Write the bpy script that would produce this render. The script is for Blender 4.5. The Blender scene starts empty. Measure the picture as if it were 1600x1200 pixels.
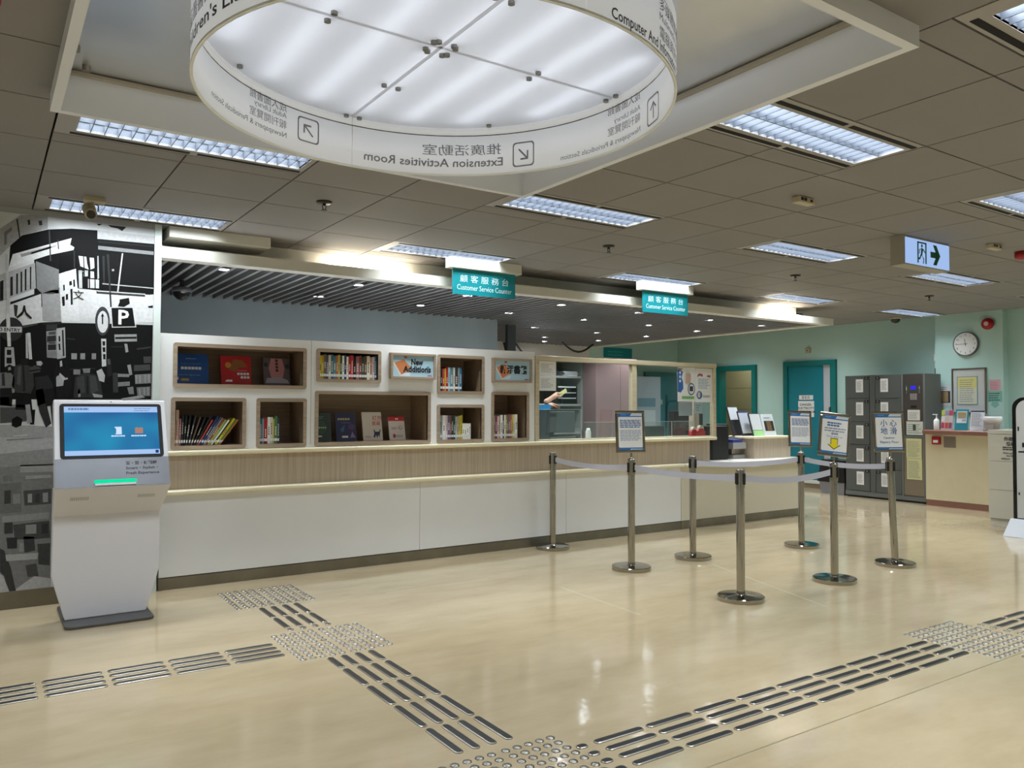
import bpy, math, random
from mathutils import Matrix, Vector
random.seed(7)
SC = bpy.context.scene
COL = bpy.context.collection
PI = math.pi

# ------------------------------------------------------------------ camera
CAM_H = 1.43
YAW, PITCH, ROLL, FOCAL = 0.59227, 0.02952, 0.0032, 1231.0
_f = Vector((math.sin(YAW)*math.cos(PITCH), math.cos(YAW)*math.cos(PITCH), math.sin(PITCH)))
_r = Vector((math.cos(YAW), -math.sin(YAW), 0.0))
_u = _r.cross(_f)
_R = math.cos(ROLL)*_r + math.sin(ROLL)*_u
_U = -math.sin(ROLL)*_r + math.cos(ROLL)*_u
cd = bpy.data.cameras.new('camera')
cd.sensor_width = 36.0
cd.lens = FOCAL/1600.0*36.0
cd.clip_start = 0.05
cam = bpy.data.objects.new('camera', cd)
COL.objects.link(cam)
cam.matrix_world = Matrix(((_R.x, _U.x, -_f.x, 0.0), (_R.y, _U.y, -_f.y, 0.0), (_R.z, _U.z, -_f.z, CAM_H), (0, 0, 0, 1)))
SC.camera = cam

# ------------------------------------------------------------------ world, exposure, lamp powers
w = bpy.data.worlds.new('world')
SC.world = w
w.use_nodes = True
w.node_tree.nodes['Background'].inputs[0].default_value = (0.8, 0.9, 1.0, 1)
w.node_tree.nodes['Background'].inputs[1].default_value = 0.0
SC.view_settings.view_transform = 'Standard'
SC.view_settings.look = 'None'
SC.view_settings.gamma = 1.0
SC.view_settings.use_curve_mapping = False
SC.view_settings.exposure = 0.12
TROFFER_W = 36.0        # each recessed fluorescent fixture
DOWNLIGHT_W = 22.0       # each small downlight in the slat ceiling
RING_TUBE = 5.2         # emission of the tubes above the round diffuser
COVE_W = 7.5
HC = 2.84               # suspended ceiling height
CX0, CPX = 0.275, 0.652 # ceiling grid
CY0, CPY = 1.6, 0.642

# ------------------------------------------------------------------ materials
def lin(c):
    c = c/255.0
    return c/12.92 if c <= 0.04045 else ((c+0.055)/1.055)**2.4
def rgb(h):
    h = h.lstrip('#')
    return (lin(int(h[0:2], 16)), lin(int(h[2:4], 16)), lin(int(h[4:6], 16)), 1.0)
MATS = {}
def M(name, col='#808080', rough=0.5, metal=0.0, spec=0.5, emit=None, es=0.0, noise=0.0, nscale=8.0, stretch=(1, 1, 1), bump=0.0, bscale=60.0, coat=0.0):
    """procedural material; repeated calls with the same name return the same material"""
    if name in MATS:
        return MATS[name]
    m = bpy.data.materials.new(name)
    m.use_nodes = True
    nt = m.node_tree
    b = nt.nodes['Principled BSDF']
    c = rgb(col)
    b.inputs['Base Color'].default_value = c
    b.inputs['Roughness'].default_value = rough
    b.inputs['Metallic'].default_value = metal
    b.inputs['Specular IOR Level'].default_value = spec
    b.inputs['Coat Weight'].default_value = coat
    if emit:
        b.inputs['Emission Color'].default_value = rgb(emit)
        b.inputs['Emission Strength'].default_value = es
    if noise > 0 or bump > 0:
        tc = nt.nodes.new('ShaderNodeTexCoord')
        mp = nt.nodes.new('ShaderNodeMapping')
        mp.inputs['Scale'].default_value = stretch
        nt.links.new(tc.outputs['Object'], mp.inputs['Vector'])
    if noise > 0:
        n = nt.nodes.new('ShaderNodeTexNoise')
        n.inputs['Scale'].default_value = nscale
        n.inputs['Detail'].default_value = 5
        nt.links.new(mp.outputs[0], n.inputs['Vector'])
        r = nt.nodes.new('ShaderNodeValToRGB')
        r.color_ramp.elements[0].position = 0.3
        r.color_ramp.elements[1].position = 0.7
        r.color_ramp.elements[0].color = (c[0]*(1-noise), c[1]*(1-noise), c[2]*(1-noise), 1)
        r.color_ramp.elements[1].color = (min(1, c[0]*(1+noise)), min(1, c[1]*(1+noise)), min(1, c[2]*(1+noise)), 1)
        nt.links.new(n.outputs['Fac'], r.inputs[0])
        nt.links.new(r.outputs[0], b.inputs['Base Color'])
    if bump > 0:
        n2 = nt.nodes.new('ShaderNodeTexNoise')
        n2.inputs['Scale'].default_value = bscale
        nt.links.new(mp.outputs[0], n2.inputs['Vector'])
        bp = nt.nodes.new('ShaderNodeBump')
        bp.inputs['Strength'].default_value = bump
        bp.inputs['Distance'].default_value = 0.01
        nt.links.new(n2.outputs['Fac'], bp.inputs['Height'])
        nt.links.new(bp.outputs[0], b.inputs['Normal'])
    MATS[name] = m
    return m
def flat(col, rough=0.55):
    return M('print_'+col.lstrip('#'), col, rough)
def M_glass(name, tint=(0.9, 0.95, 0.95), refl=0.9, alpha=0.0, col='#ffffff'):
    if name in MATS:
        return MATS[name]
    m = bpy.data.materials.new(name); m.use_nodes = True
    nt = m.node_tree; nt.nodes.clear()
    out = nt.nodes.new('ShaderNodeOutputMaterial')
    tr = nt.nodes.new('ShaderNodeBsdfTransparent'); tr.inputs[0].default_value = (*tint, 1)
    gl = nt.nodes.new('ShaderNodeBsdfGlossy'); gl.inputs['Roughness'].default_value = 0.02
    fr = nt.nodes.new('ShaderNodeFresnel'); ge = nt.nodes.new('ShaderNodeNewGeometry')
    io = nt.nodes.new('ShaderNodeMath'); io.operation = 'MULTIPLY_ADD'; io.inputs[1].default_value = -0.8333; io.inputs[2].default_value = 1.5   # a thin sheet: same reflectance on both faces
    nt.links.new(ge.outputs['Backfacing'], io.inputs[0]); nt.links.new(io.outputs[0], fr.inputs['IOR'])
    mx = nt.nodes.new('ShaderNodeMixShader')
    nt.links.new(fr.outputs[0], mx.inputs[0]); nt.links.new(tr.outputs[0], mx.inputs[1]); nt.links.new(gl.outputs[0], mx.inputs[2])
    last = mx
    if alpha > 0:
        df = nt.nodes.new('ShaderNodeBsdfDiffuse'); df.inputs[0].default_value = rgb(col)
        m2 = nt.nodes.new('ShaderNodeMixShader'); m2.inputs[0].default_value = alpha
        nt.links.new(mx.outputs[0], m2.inputs[1]); nt.links.new(df.outputs[0], m2.inputs[2]); last = m2
    nt.links.new(last.outputs[0], out.inputs[0])
    MATS[name] = m
    return m
def M_translucent(name, col, mix=0.5, added_glow=0.0):
    if name in MATS:
        return MATS[name]
    m = bpy.data.materials.new(name); m.use_nodes = True
    nt = m.node_tree; nt.nodes.clear()
    out = nt.nodes.new('ShaderNodeOutputMaterial')
    a = nt.nodes.new('ShaderNodeBsdfDiffuse'); a.inputs[0].default_value = rgb(col)
    b = nt.nodes.new('ShaderNodeBsdfTranslucent'); b.inputs[0].default_value = rgb(col)
    g = nt.nodes.new('ShaderNodeBsdfGlossy'); g.inputs['Roughness'].default_value = 0.25
    x = nt.nodes.new('ShaderNodeMixShader'); x.inputs[0].default_value = mix
    y = nt.nodes.new('ShaderNodeMixShader'); y.inputs[0].default_value = 0.06
    nt.links.new(a.outputs[0], x.inputs[1]); nt.links.new(b.outputs[0], x.inputs[2])
    nt.links.new(x.outputs[0], y.inputs[1]); nt.links.new(g.outputs[0], y.inputs[2])
    last = y
    if added_glow > 0:       # added emission standing in for light passing through the sheet
        e = nt.nodes.new('ShaderNodeEmission'); e.inputs[0].default_value = rgb(col); e.inputs[1].default_value = added_glow
        ad = nt.nodes.new('ShaderNodeAddShader')
        nt.links.new(y.outputs[0], ad.inputs[0]); nt.links.new(e.outputs[0], ad.inputs[1]); last = ad
    nt.links.new(last.outputs[0], out.inputs[0])
    MATS[name] = m
    return m
def M_emit(name, col, s):
    if name in MATS:
        return MATS[name]
    m = bpy.data.materials.new(name); m.use_nodes = True
    nt = m.node_tree; nt.nodes.clear()
    out = nt.nodes.new('ShaderNodeOutputMaterial')
    e = nt.nodes.new('ShaderNodeEmission'); e.inputs[0].default_value = rgb(col); e.inputs[1].default_value = s
    nt.links.new(e.outputs[0], out.inputs[0])
    MATS[name] = m
    return m
def M_wood(name, c0, c1, scale=(60, 60, 1.2), rough=0.45):
    if name in MATS:
        return MATS[name]
    m = bpy.data.materials.new(name); m.use_nodes = True
    nt = m.node_tree; b = nt.nodes['Principled BSDF']
    b.inputs['Roughness'].default_value = rough
    tc = nt.nodes.new('ShaderNodeTexCoord'); mp = nt.nodes.new('ShaderNodeMapping'); mp.inputs['Scale'].default_value = scale
    n = nt.nodes.new('ShaderNodeTexNoise'); n.inputs['Scale'].default_value = 1.0; n.inputs['Detail'].default_value = 6; n.inputs['Roughness'].default_value = 0.65
    r = nt.nodes.new('ShaderNodeValToRGB')
    r.color_ramp.elements[0].position = 0.3; r.color_ramp.elements[1].position = 0.72
    r.color_ramp.elements[0].color = rgb(c0); r.color_ramp.elements[1].color = rgb(c1)
    nt.links.new(tc.outputs['Object'], mp.inputs[0]); nt.links.new(mp.outputs[0], n.inputs['Vector'])
    nt.links.new(n.outputs['Fac'], r.inputs[0]); nt.links.new(r.outputs[0], b.inputs['Base Color'])
    MATS[name] = m
    return m

# ------------------------------------------------------------------ mesh building
def rootloc(o):
    while o.parent is not None:
        o = o.parent
    return Vector(o.location)
class G:
    """collects simple shapes into one mesh"""
    def __init__(self):
        self.v = []; self.f = []; self.sm = []
    def add(self, vs, fs, smooth=False):
        k = len(self.v)
        self.v += [tuple(p) for p in vs]
        for f in fs:
            self.f.append(tuple(i+k for i in f)); self.sm.append(smooth)
        return self
    def box(self, x0, y0, z0, x1, y1, z1):
        if x0 > x1: x0, x1 = x1, x0
        if y0 > y1: y0, y1 = y1, y0
        if z0 > z1: z0, z1 = z1, z0
        return self.add([(x0, y0, z0), (x1, y0, z0), (x1, y1, z0), (x0, y1, z0), (x0, y0, z1), (x1, y0, z1), (x1, y1, z1), (x0, y1, z1)],
                        [(0, 3, 2, 1), (4, 5, 6, 7), (0, 1, 5, 4), (1, 2, 6, 5), (2, 3, 7, 6), (3, 0, 4, 7)])
    def cbox(self, c, s, rz=0.0, ry=0.0, rx=0.0):
        R = Matrix.Rotation(rz, 3, 'Z') @ Matrix.Rotation(ry, 3, 'Y') @ Matrix.Rotation(rx, 3, 'X')
        h = [q/2 for q in s]; vs = []
        for z in (-1, 1):
            for x, y in ((-1, -1), (1, -1), (1, 1), (-1, 1)):
                vs.append(Vector(c)+R @ Vector((x*h[0], y*h[1], z*h[2])))
        return self.add(vs, [(0, 3, 2, 1), (4, 5, 6, 7), (0, 1, 5, 4), (1, 2, 6, 5), (2, 3, 7, 6), (3, 0, 4, 7)])
    def cyl(self, p0, p1, r0, r1=None, n=16, caps=True):
        r1 = r0 if r1 is None else r1
        p0 = Vector(p0); p1 = Vector(p1); d = (p1-p0).normalized()
        a = d.orthogonal().normalized(); b = d.cross(a)
        vs = []
        for p, r in ((p0, r0), (p1, r1)):
            for i in range(n):
                t = 2*PI*i/n
                vs.append(p + (a*math.cos(t)+b*math.sin(t))*r)
        self.add(vs, [(i, (i+1) % n, n+(i+1) % n, n+i) for i in range(n)], True)
        if caps:
            self.add(vs[:n], [tuple(range(n-1, -1, -1))]); self.add(vs[n:], [tuple(range(n))])
        return self
    def tube(self, pts, r, n=8):
        for a, b in zip(pts[:-1], pts[1:]):
            self.cyl(a, b, r, n=n)
        return self
    def lathe(self, prof, c=(0, 0, 0), n=32, smooth=True, a0=0.0, a1=2*PI):
        full = abs(a1-a0-2*PI) < 1e-6
        m = n if full else n+1
        vs = []
        for r, z in prof:
            for i in range(m):
                t = a0+(a1-a0)*i/n
                vs.append((c[0]+r*math.cos(t), c[1]+r*math.sin(t), c[2]+z))
        fs = []
        for j in range(len(prof)-1):
            for i in range(n):
                i2 = (i+1) % m
                fs.append((j*m+i, j*m+i2, (j+1)*m+i2, (j+1)*m+i))
        return self.add(vs, fs, smooth)
    def prism(self, poly, o, ux, uy, depth):
        """polygon (u,v) in the plane o+u*ux+v*uy, extruded along ux x uy by depth"""
        o = Vector(o); ux = Vector(ux); uy = Vector(uy); nn = ux.cross(uy).normalized()*depth
        n = len(poly)
        vs = [o+ux*u+uy*v for u, v in poly]
        vs2 = [p+nn for p in vs]
        fs = [tuple(range(n-1, -1, -1)), tuple(range(n, 2*n))]
        for i in range(n):
            fs.append((i, (i+1) % n, n+(i+1) % n, n+i))
        return self.add(vs+vs2, fs)
    def build(self, name, mat, parent=None, bevel=0.0, local=False, seg=2):
        me = bpy.data.meshes.new(name)
        off = Vector((0, 0, 0)) if (parent is None or local) else rootloc(parent)
        me.from_pydata([(p[0]-off[0], p[1]-off[1], p[2]-off[2]) for p in self.v], [], self.f)
        me.polygons.foreach_set('use_smooth', self.sm)
        me.materials.append(mat)
        me.update()
        o = bpy.data.objects.new(name, me)
        COL.objects.link(o)
        if parent is not None:
            o.parent = parent
        if bevel > 0:
            md = o.modifiers.new('bevel', 'BEVEL'); md.width = bevel; md.segments = seg; md.limit_method = 'ANGLE'
        return o
def box(*a):
    return G().box(*a)
def thing(name, label, cat, loc=(0, 0, 0), group=None, rz=0.0):
    o = bpy.data.objects.new(name, None)
    o.empty_display_size = 0.05
    COL.objects.link(o)
    o.location = loc; o.rotation_euler = (0, 0, rz)
    return tag(o, label, cat, group)
def tag(o, label, cat, group=None):
    o['label'] = label; o['category'] = cat
    if group: o['group'] = group
    return o
def struct(o, label):
    o['kind'] = 'structure'; o['label'] = label
    return o
def link_copy(src, parent, loc=None):
    c = src.copy(); COL.objects.link(c); c.parent = parent
    if loc is not None: c.location = loc
    return c
def copy_tree(root, loc, rz=None, label=None):
    r = root.copy(); COL.objects.link(r); r.location = loc
    if rz is not None: r.rotation_euler = (0, 0, rz)
    if label: r['label'] = label
    for ch in list(root.children):
        c = link_copy(ch, r)
        for g in list(ch.children):
            link_copy(g, c)
    return r

# flat lettering -> mesh
_TX = {}
def text_uv(body, size, bold=0.0, align='LEFT', spacing=1.0, line=1.0):
    key = (body, size, bold, align, spacing, line)
    if key in _TX:
        return _TX[key]
    cu = bpy.data.curves.new('t', 'FONT')
    cu.body = body; cu.size = size; cu.offset = bold*size; cu.align_x = align
    cu.space_character = spacing; cu.space_line = line; cu.resolution_u = 2; cu.fill_mode = 'FRONT'
    o = bpy.data.objects.new('t', cu); COL.objects.link(o)
    me = bpy.data.meshes.new_from_object(o.evaluated_get(bpy.context.evaluated_depsgraph_get()))
    vs = [(v.co.x, v.co.y) for v in me.vertices]; fs = [tuple(p.vertices) for p in me.polygons]
    bpy.data.objects.remove(o); bpy.data.curves.remove(cu); bpy.data.meshes.remove(me)
    _TX[key] = (vs, fs)
    return vs, fs
def text(body, size, mat, parent, o, ux=(1, 0, 0), uy=(0, 0, 1), w=None, name='lettering', bold=0.0, align='LEFT', spacing=1.0, line=1.0, local=False):
    """writes body with its baseline start (or centre) at o, running along ux, upright along uy; w = fitted width"""
    vs, fs = text_uv(body, size, bold, align, spacing, line)
    if not vs:
        return None
    k = 1.0
    if w:
        xs = [v[0] for v in vs]; k = w/(max(xs)-min(xs))
    o = Vector(o); ux = Vector(ux); uy = Vector(uy)
    g = G(); g.add([o+ux*(u*k)+uy*v for u, v in vs], fs)
    return g.build(name, mat, parent, local=local)
def lines(g, o, ux, uy, w, h, n, th=0.35, ragged=0.25, seed=0, words=True):
    """rows of small dashes standing for print too small to read"""
    rd = random.Random(seed); o = Vector(o); ux = Vector(ux); uy = Vector(uy)
    st = h/n
    for i in range(n):
        ww = w*(1-ragged*rd.random()); u = 0.0; v = h-(i+1)*st
        while u < ww-1e-4:
            l = min(ww-u, w*rd.uniform(0.08, 0.22)) if words else ww
            a = o+ux*u+uy*(v+st*0.2); b = a+ux*l; c = b+uy*(st*th); d = a+uy*(st*th)
            g.add([a, b, c, d], [(0, 1, 2, 3)])
            u += l+w*0.025
    return g
def quad(g, o, ux, uy, u0, v0, u1, v1):
    o = Vector(o); ux = Vector(ux); uy = Vector(uy)
    g.add([o+ux*u0+uy*v0, o+ux*u1+uy*v0, o+ux*u1+uy*v1, o+ux*u0+uy*v1], [(0, 1, 2, 3)])
    return g

# ------------------------------------------------------------------ shared materials
CREAM = M('cream_panel', '#d6d5c6', 0.42, noise=0.03, nscale=3)
WHITE = M('white_paint', '#e4e4da', 0.5)
WHITE_LAM = M('white_laminate', '#e9e9e8', 0.38, noise=0.02, nscale=2)
CEIL = M('ceiling_panel_paint', '#86827f', 0.7, spec=0.25, noise=0.03, nscale=2.0, bump=0.15, bscale=500)
CEIL_GAP = M('ceiling_joint_grey', '#4a473c', 0.8)
LIGHT_FRAME = M('fixture_beige_enamel', '#96918b', 0.45)
BLACK = M('matt_black', '#0b0b0c', 0.5)
BLACK_GL = M('gloss_black', '#0a0a0b', 0.12)
TEALW = M('pale_teal_wall', '#b4d4cc', 0.55, noise=0.02, nscale=2)
TEALD = M('teal_door_paint', '#087a8a', 0.4, noise=0.03, nscale=3)
TEALF = M('dark_teal_frame_paint', '#08706c', 0.4)
STEEL = M('polished_stainless', '#aaa69d', 0.1, 1.0)
STEEL_D = M('brushed_stainless', '#9b968a', 0.32, 1.0, bump=0.05, bscale=300)
SATIN = M('satin_steel_kick', '#837d70', 0.35, 0.75, noise=0.15, nscale=4)
LOCK_G = M('locker_grey_enamel', '#6d7270', 0.42, 0.1)
LOCK_D = M('locker_dark_grey', '#585c5a', 0.42, 0.1)
WOOD = M_wood('ash_wood_laminate', '#ab9a86', '#c6b8a5', (55, 55, 1.3))
WOOD_H = M_wood('ash_wood_horizontal', '#8f7c69', '#b09d88', (1.6, 40, 55))
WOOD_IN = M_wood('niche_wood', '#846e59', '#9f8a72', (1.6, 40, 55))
IVORY = M('ivory_edge', '#e6dcbb', 0.3)
PAPER = M('white_paper', '#e6e6e4', 0.6)
PAGES = M('book_pages', '#d9d4c4', 0.8)
INK = M('dark_ink', '#33363c', 0.6)
INK_G = M('grey_ink', '#7d8288', 0.6)
SKYB = flat('#8fb8d8')
NAVY = flat('#1f4f9a')

# floor: polished vinyl with faint streaks
fm = bpy.data.materials.new('polished_vinyl_floor'); fm.use_nodes = True
nt = fm.node_tree; b = nt.nodes['Principled BSDF']
tc = nt.nodes.new('ShaderNodeTexCoord')
mp = nt.nodes.new('ShaderNodeMapping'); mp.inputs['Scale'].default_value = (0.9, 2.4, 1); mp.inputs['Rotation'].default_value = (0, 0, 0.12)
n1 = nt.nodes.new('ShaderNodeTexNoise'); n1.inputs['Scale'].default_value = 1.6; n1.inputs['Detail'].default_value = 7; n1.inputs['Roughness'].default_value = 0.62
r1 = nt.nodes.new('ShaderNodeValToRGB')
r1.color_ramp.elements[0].position = 0.28; r1.color_ramp.elements[0].color = rgb('#a89677')
r1.color_ramp.elements[1].position = 0.74; r1.color_ramp.elements[1].color = rgb('#bcab8d')
e = r1.color_ramp.elements.new(0.5); e.color = rgb('#b3a283')
nt.links.new(tc.outputs['Object'], mp.inputs[0]); nt.links.new(mp.outputs[0], n1.inputs['Vector'])
nt.links.new(n1.outputs['Fac'], r1.inputs[0]); nt.links.new(r1.outputs[0], b.inputs['Base Color'])
b.inputs['Specular IOR Level'].default_value = 0.7
n2 = nt.nodes.new('ShaderNodeTexNoise'); n2.inputs['Scale'].default_value = 3.0; n2.inputs['Detail'].default_value = 3
r2 = nt.nodes.new('ShaderNodeMapRange'); r2.inputs['To Min'].default_value = 0.05; r2.inputs['To Max'].default_value = 0.14
nt.links.new(tc.outputs['Object'], n2.inputs['Vector']); nt.links.new(n2.outputs['Fac'], r2.inputs['Value']); nt.links.new(r2.outputs[0], b.inputs['Roughness'])
n3 = nt.nodes.new('ShaderNodeTexNoise'); n3.inputs['Scale'].default_value = 9.0; n3.inputs['Detail'].default_value = 2
bp = nt.nodes.new('ShaderNodeBump'); bp.inputs['Strength'].default_value = 0.06; bp.inputs['Distance'].default_value = 0.02
nt.links.new(tc.outputs['Object'], n3.inputs['Vector']); nt.links.new(n3.outputs['Fac'], bp.inputs['Height']); nt.links.new(bp.outputs[0], b.inputs['Normal'])

# ------------------------------------------------------------------ floor
fl = struct(box(-3.6, -5.1, -0.1, 14.2, 12.3, 0.0).build('floor', fm), 'polished cream vinyl floor')
box(-3.6, 2.196, 0.0, 14.0, 2.204, 0.0006).build('floor_seam', M('seam_brown', '#8d8262', 0.4), fl)
tape = M('faded_tape', '#b7ab8e', 0.2)
g = G()
def strip(g, a, b2, w_=0.025, z=0.0008):
    a = Vector((*a, z)); b2 = Vector((*b2, z)); d = (b2-a).normalized(); n = Vector((-d.y, d.x, 0))*w_/2
    g.add([a-n, b2-n, b2+n, a+n], [(0, 1, 2, 3)])
for a, c in (((2.6, 5.59), (3.52, 5.59)), ((3.85, 5.01), (3.8, 4.05)), ((5.66, 5.25), (5.08, 3.48))):
    o = G(); strip(o, a, c); o.build('floor_tape', tape, fl)

# ------------------------------------------------------------------ walls
struct(box(-3.6, 6.6, 0, 1.09, 6.75, HC+0.1).build('wall_mural', M('mural_wall_paint', '#9b9c9b', 0.4)), 'wall carrying the black and white street mural')
struct(box(-3.6, 6.59, 0, 1.14, 6.6, 0.125).build('baseboard_mural', M('brown_baseboard', '#6f6652', 0.45, noise=0.1, nscale=6)), 'brown skirting under the street mural')
struct(box(1.09, 6.585, 0.0, 1.14, 6.8, HC).build('trim_1', M('pale_frame_trim', '#c9d2cc', 0.4)), 'pale upright trim between mural and counter')
struct(box(-3.75, -5.1, 0, -3.6, 6.75, HC+0.1).build('wall_left', WHITE), 'left wall')
struct(box(-3.75, -5.25, 0, 12.6, -5.1, HC+0.1).build('wall_back', WHITE), 'back wall')
g = G()
g.box(12.45, -5.1, 0, 12.6, 8.28, HC+0.1).box(12.45, 9.37, 0, 12.6, 10.0, HC+0.1).box(12.45, 11.0, 0, 12.6, 12.3, HC+0.1)
g.box(12.45, 8.28, 2.29, 12.6, 9.37, HC+0.1).box(12.45, 10.0, 2.27, 12.6, 11.0, HC+0.1).box(12.45, 8.28, 0, 12.6, 9.37, 0.14).box(12.45, 10.0, 0, 12.6, 11.0, 0.14)
struct(g.build('wall_right', TEALW), 'pale teal end wall with two teal doorways')
struct(box(12.3, 5.5, 0, 12.455, 6.48, HC+0.05).build('wall_pier', TEALW), 'pale teal pier carrying the wall clock')
struct(box(9.7, 12.1, 0, 12.45, 12.3, HC+0.1).build('wall_office_back', TEALW), 'pale teal back wall of the office')
struct(box(5.0, 11.75, 0, 9.7, 11.9, HC+0.1).build('wall_office_partition', M('office_white', '#c4c4c4', 0.6)), 'whitish office partition wall')
struct(box(1.14, 8.9, 0, 5.75, 9.02, HC).build('wall_grey_blue', M('grey_blue_wall', '#a3b2bd', 0.55, noise=0.10, nscale=1.5, stretch=(1, 1, 0.3))), 'grey blue wall above the bookcase')
struct(box(1.0, 6.75, 0, 1.14, 9.02, HC).build('wall_office_left', M('office_grey', '#8b9093', 0.6)), 'side wall of the office')
# raised edge and skirting below the two doors
bs = struct(box(12.36, 6.48, 0, 12.45, 12.1, 0.085).build('baseboard_right', M('brown_skirting', '#8a7a63', 0.4)), 'brown skirting along the end wall')
box(12.35, 6.48, 0.085, 12.45, 12.1, 0.14).build('white_nosing', WHITE, bs)

# doorway 1: open, plain corridor beyond
d1 = struct(G().box(12.40, 10.0, 0.14, 12.6, 10.1, 2.27).box(12.40, 10.9, 0.14, 12.6, 11.0, 2.27).box(12.40, 10.1, 2.17, 12.6, 10.9, 2.27).build('door_1', TEALF), 'open doorway with teal frame beside the office window')
box(12.41, 10.07, 1.2, 12.425, 10.095, 2.1).build('strike_plate', STEEL_D, d1)
cor = M('corridor_beige', '#b5ae8e', 0.55, noise=0.03, nscale=3)
cr = struct(G().box(13.4, 9.3, 0, 13.5, 11.9, HC).box(12.6, 9.3, 0, 13.4, 9.4, HC).box(12.6, 11.8, 0, 13.4, 11.9, HC).box(12.6, 9.3, HC-0.1, 13.5, 11.9, HC).build('wall_corridor', cor), 'beige corridor wall beyond the open doorway')
g = G()
for z in (0.5, 0.95, 1.4, 1.85, 2.3):
    g.box(13.397, 9.4, z, 13.4, 11.8, z+0.006)
g.build('tile_joint', M('corridor_joint', '#8f896e', 0.6), cr)
# door 2: closed teal door with a slim vision panel
d2 = struct(G().box(12.40, 8.28, 0.14, 12.6, 8.37, 2.29).box(12.40, 9.28, 0.14, 12.6, 9.37, 2.29).box(12.40, 8.37, 2.2, 12.6, 9.28, 2.29).build('door_2', TEALF), 'closed teal door with slim vision panel')
box(12.43, 8.55, 0.15, 12.48, 9.28, 2.2).build('door_leaf', TEALD, d2)
box(12.43, 8.37, 0.15, 12.48, 8.41, 2.2).build('door_edge', TEALF, d2)
box(12.445, 8.41, 0.15, 12.47, 8.55, 2.2).build('vision_panel', M('frosted_pane', '#b9bec4', 0.2), d2)
box(12.40, 8.40, 1.1, 12.43, 8.42, 1.45).build('door_pull', STEEL_D, d2)
YN = (0, -1, 0); ZU = (0, 0, 1)
p = thing('door_plate', 'small white plate with three Chinese characters on the teal door', 'sign', (12.43, 8.9, 1.58))
box(12.424, 8.75, 1.585, 12.43, 9.04, 1.665).build('plate', PAPER, p)
text('電掣房', 0.06, INK, p, (12.4235, 8.9, 1.603), YN, ZU, align='CENTER')
p = thing('danger_notice', 'white DANGER ELECTRICITY notice on the teal door', 'sign', (12.43, 8.9, 1.26))
box(12.424, 8.73, 1.27, 12.43, 9.06, 1.56).build('plate', PAPER, p)
for i, s in enumerate(('DANGER-', 'ELECTRICITY', 'SWITCHROOM')):
    text(s, 0.058, INK, p, (12.4235, 8.9, 1.475-i*0.065), YN, ZU, align='CENTER', bold=0.02)

# ------------------------------------------------------------------ ceiling
# slab above the panels, with the coffer left open
RX0, RX1, RY0, RY1 = 0.27, 2.80, 1.58, 4.05
g = G()
zt = HC+0.075
g.box(-3.7, RY1+0.04, zt, 12.5, 6.95, zt+0.15).box(-3.7, -5.2, zt, 12.5, RY0-0.04, zt+0.15)
g.box(-3.7, RY0-0.04, zt, RX0-0.04, RY1+0.04, zt+0.15).box(RX1+0.04, RY0-0.04, zt, 12.5, RY1+0.04, zt+0.15)
g.box(9.5, 6.95, zt, 12.5, 12.2, zt+0.15)
cl = struct(g.build('ceiling', CEIL_GAP), 'suspended ceiling of beige metal panels')

FIX = []           # fixtures: (column index, row y0)
for k in (-4, 0, 4, 8, 12, 16):
    for r in (7, 4, 1, -1, -4, -7):
        FIX.append((k, r))
FIX = [(k, r) for k, r in FIX if not (k == 0 and r == 1)]
FIX += [(16, 10), (16, 13)]
fixcells = {}
for k, r in FIX:
    fixcells[(k, r)] = 1; fixcells[(k+1, r)] = 2
gap = 0.005
g = G()
for r in range(-11, -2):
    for k in range(-6, 19):
        y0 = CY0+r*CPY+(0.49 if (k, r) in fixcells else 0.0)
        g.box(max(-3.6, CX0+k*CPX), max(-5.1, y0), HC, min(12.45, CX0+(k+1)*CPX), CY0+(r+1)*CPY, HC+0.018)
g.build('ceiling_sheet', CEIL, cl)
pan = None
for r in range(-2, 17):
    for k in range(-6, 19):
        x0, x1 = CX0+k*CPX+gap, CX0+(k+1)*CPX-gap
        y0, y1 = CY0+r*CPY+gap, CY0+(r+1)*CPY-gap
        if x1 < 9.51:
            if y1 > 6.95: y1 = 6.94
        else:
            if y0 > 6.9 and x0 < 9.5: x0 = 9.505
            y1 = min(y1, 12.1)
        if y1-y0 < 0.03 or x1 > 12.46 or x0 < -3.7: continue
        if (k, r) in fixcells: y0 = CY0+r*CPY+0.49
        if y1-y0 < 0.03: continue
        # coffer
        if x0 < RX1+0.03 and x1 > RX0-0.03 and y0 < RY1+0.03 and y1 > RY0-0.03:
            cx, cy = (x0+x1)/2, (y0+y1)/2
            if RX0 < cx < RX1 and RY0 < cy < RY1:
                if x1 <= RX1+0.06: continue
                x0 = RX1+0.045
            else:
                if cy > RY1-0.02 and y0 < RY1+0.05: y0 = RY1+0.045
                if cx > RX1 and x0 < RX1+0.05: x0 = RX1+0.045
        if x1-x0 < 0.03 or y1-y0 < 0.03: continue
        box(x0, y0, HC, x1, y1, HC+0.018).build('ceiling_panel', CEIL, cl)

# ------------------------------------------------------------------ coffer with silver lining
silver = M('brushed_silver_sheet', '#d2d5da', 0.3, 0.8, noise=0.06, nscale=2, bump=0.03, bscale=4)
pale = M('coffer_pale_paint', '#d9dbde', 0.42)
zb = 2.76
g = G()
g.box(RX0-0.04, RY0-0.04, zb, RX1+0.04, RY0, 2.95).box(RX0-0.04, RY1, zb, RX1+0.04, RY1+0.04, 2.95)
g.box(RX0-0.04, RY0, zb, RX0, RY1, 2.95).box(RX1, RY0, zb, RX1+0.04, RY1, 2.95)
cf = struct(g.build('trim_coffer', pale), 'square ceiling coffer with pale frame')
CXR, CYR, RR = 1.535, 2.815, 0.945
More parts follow.
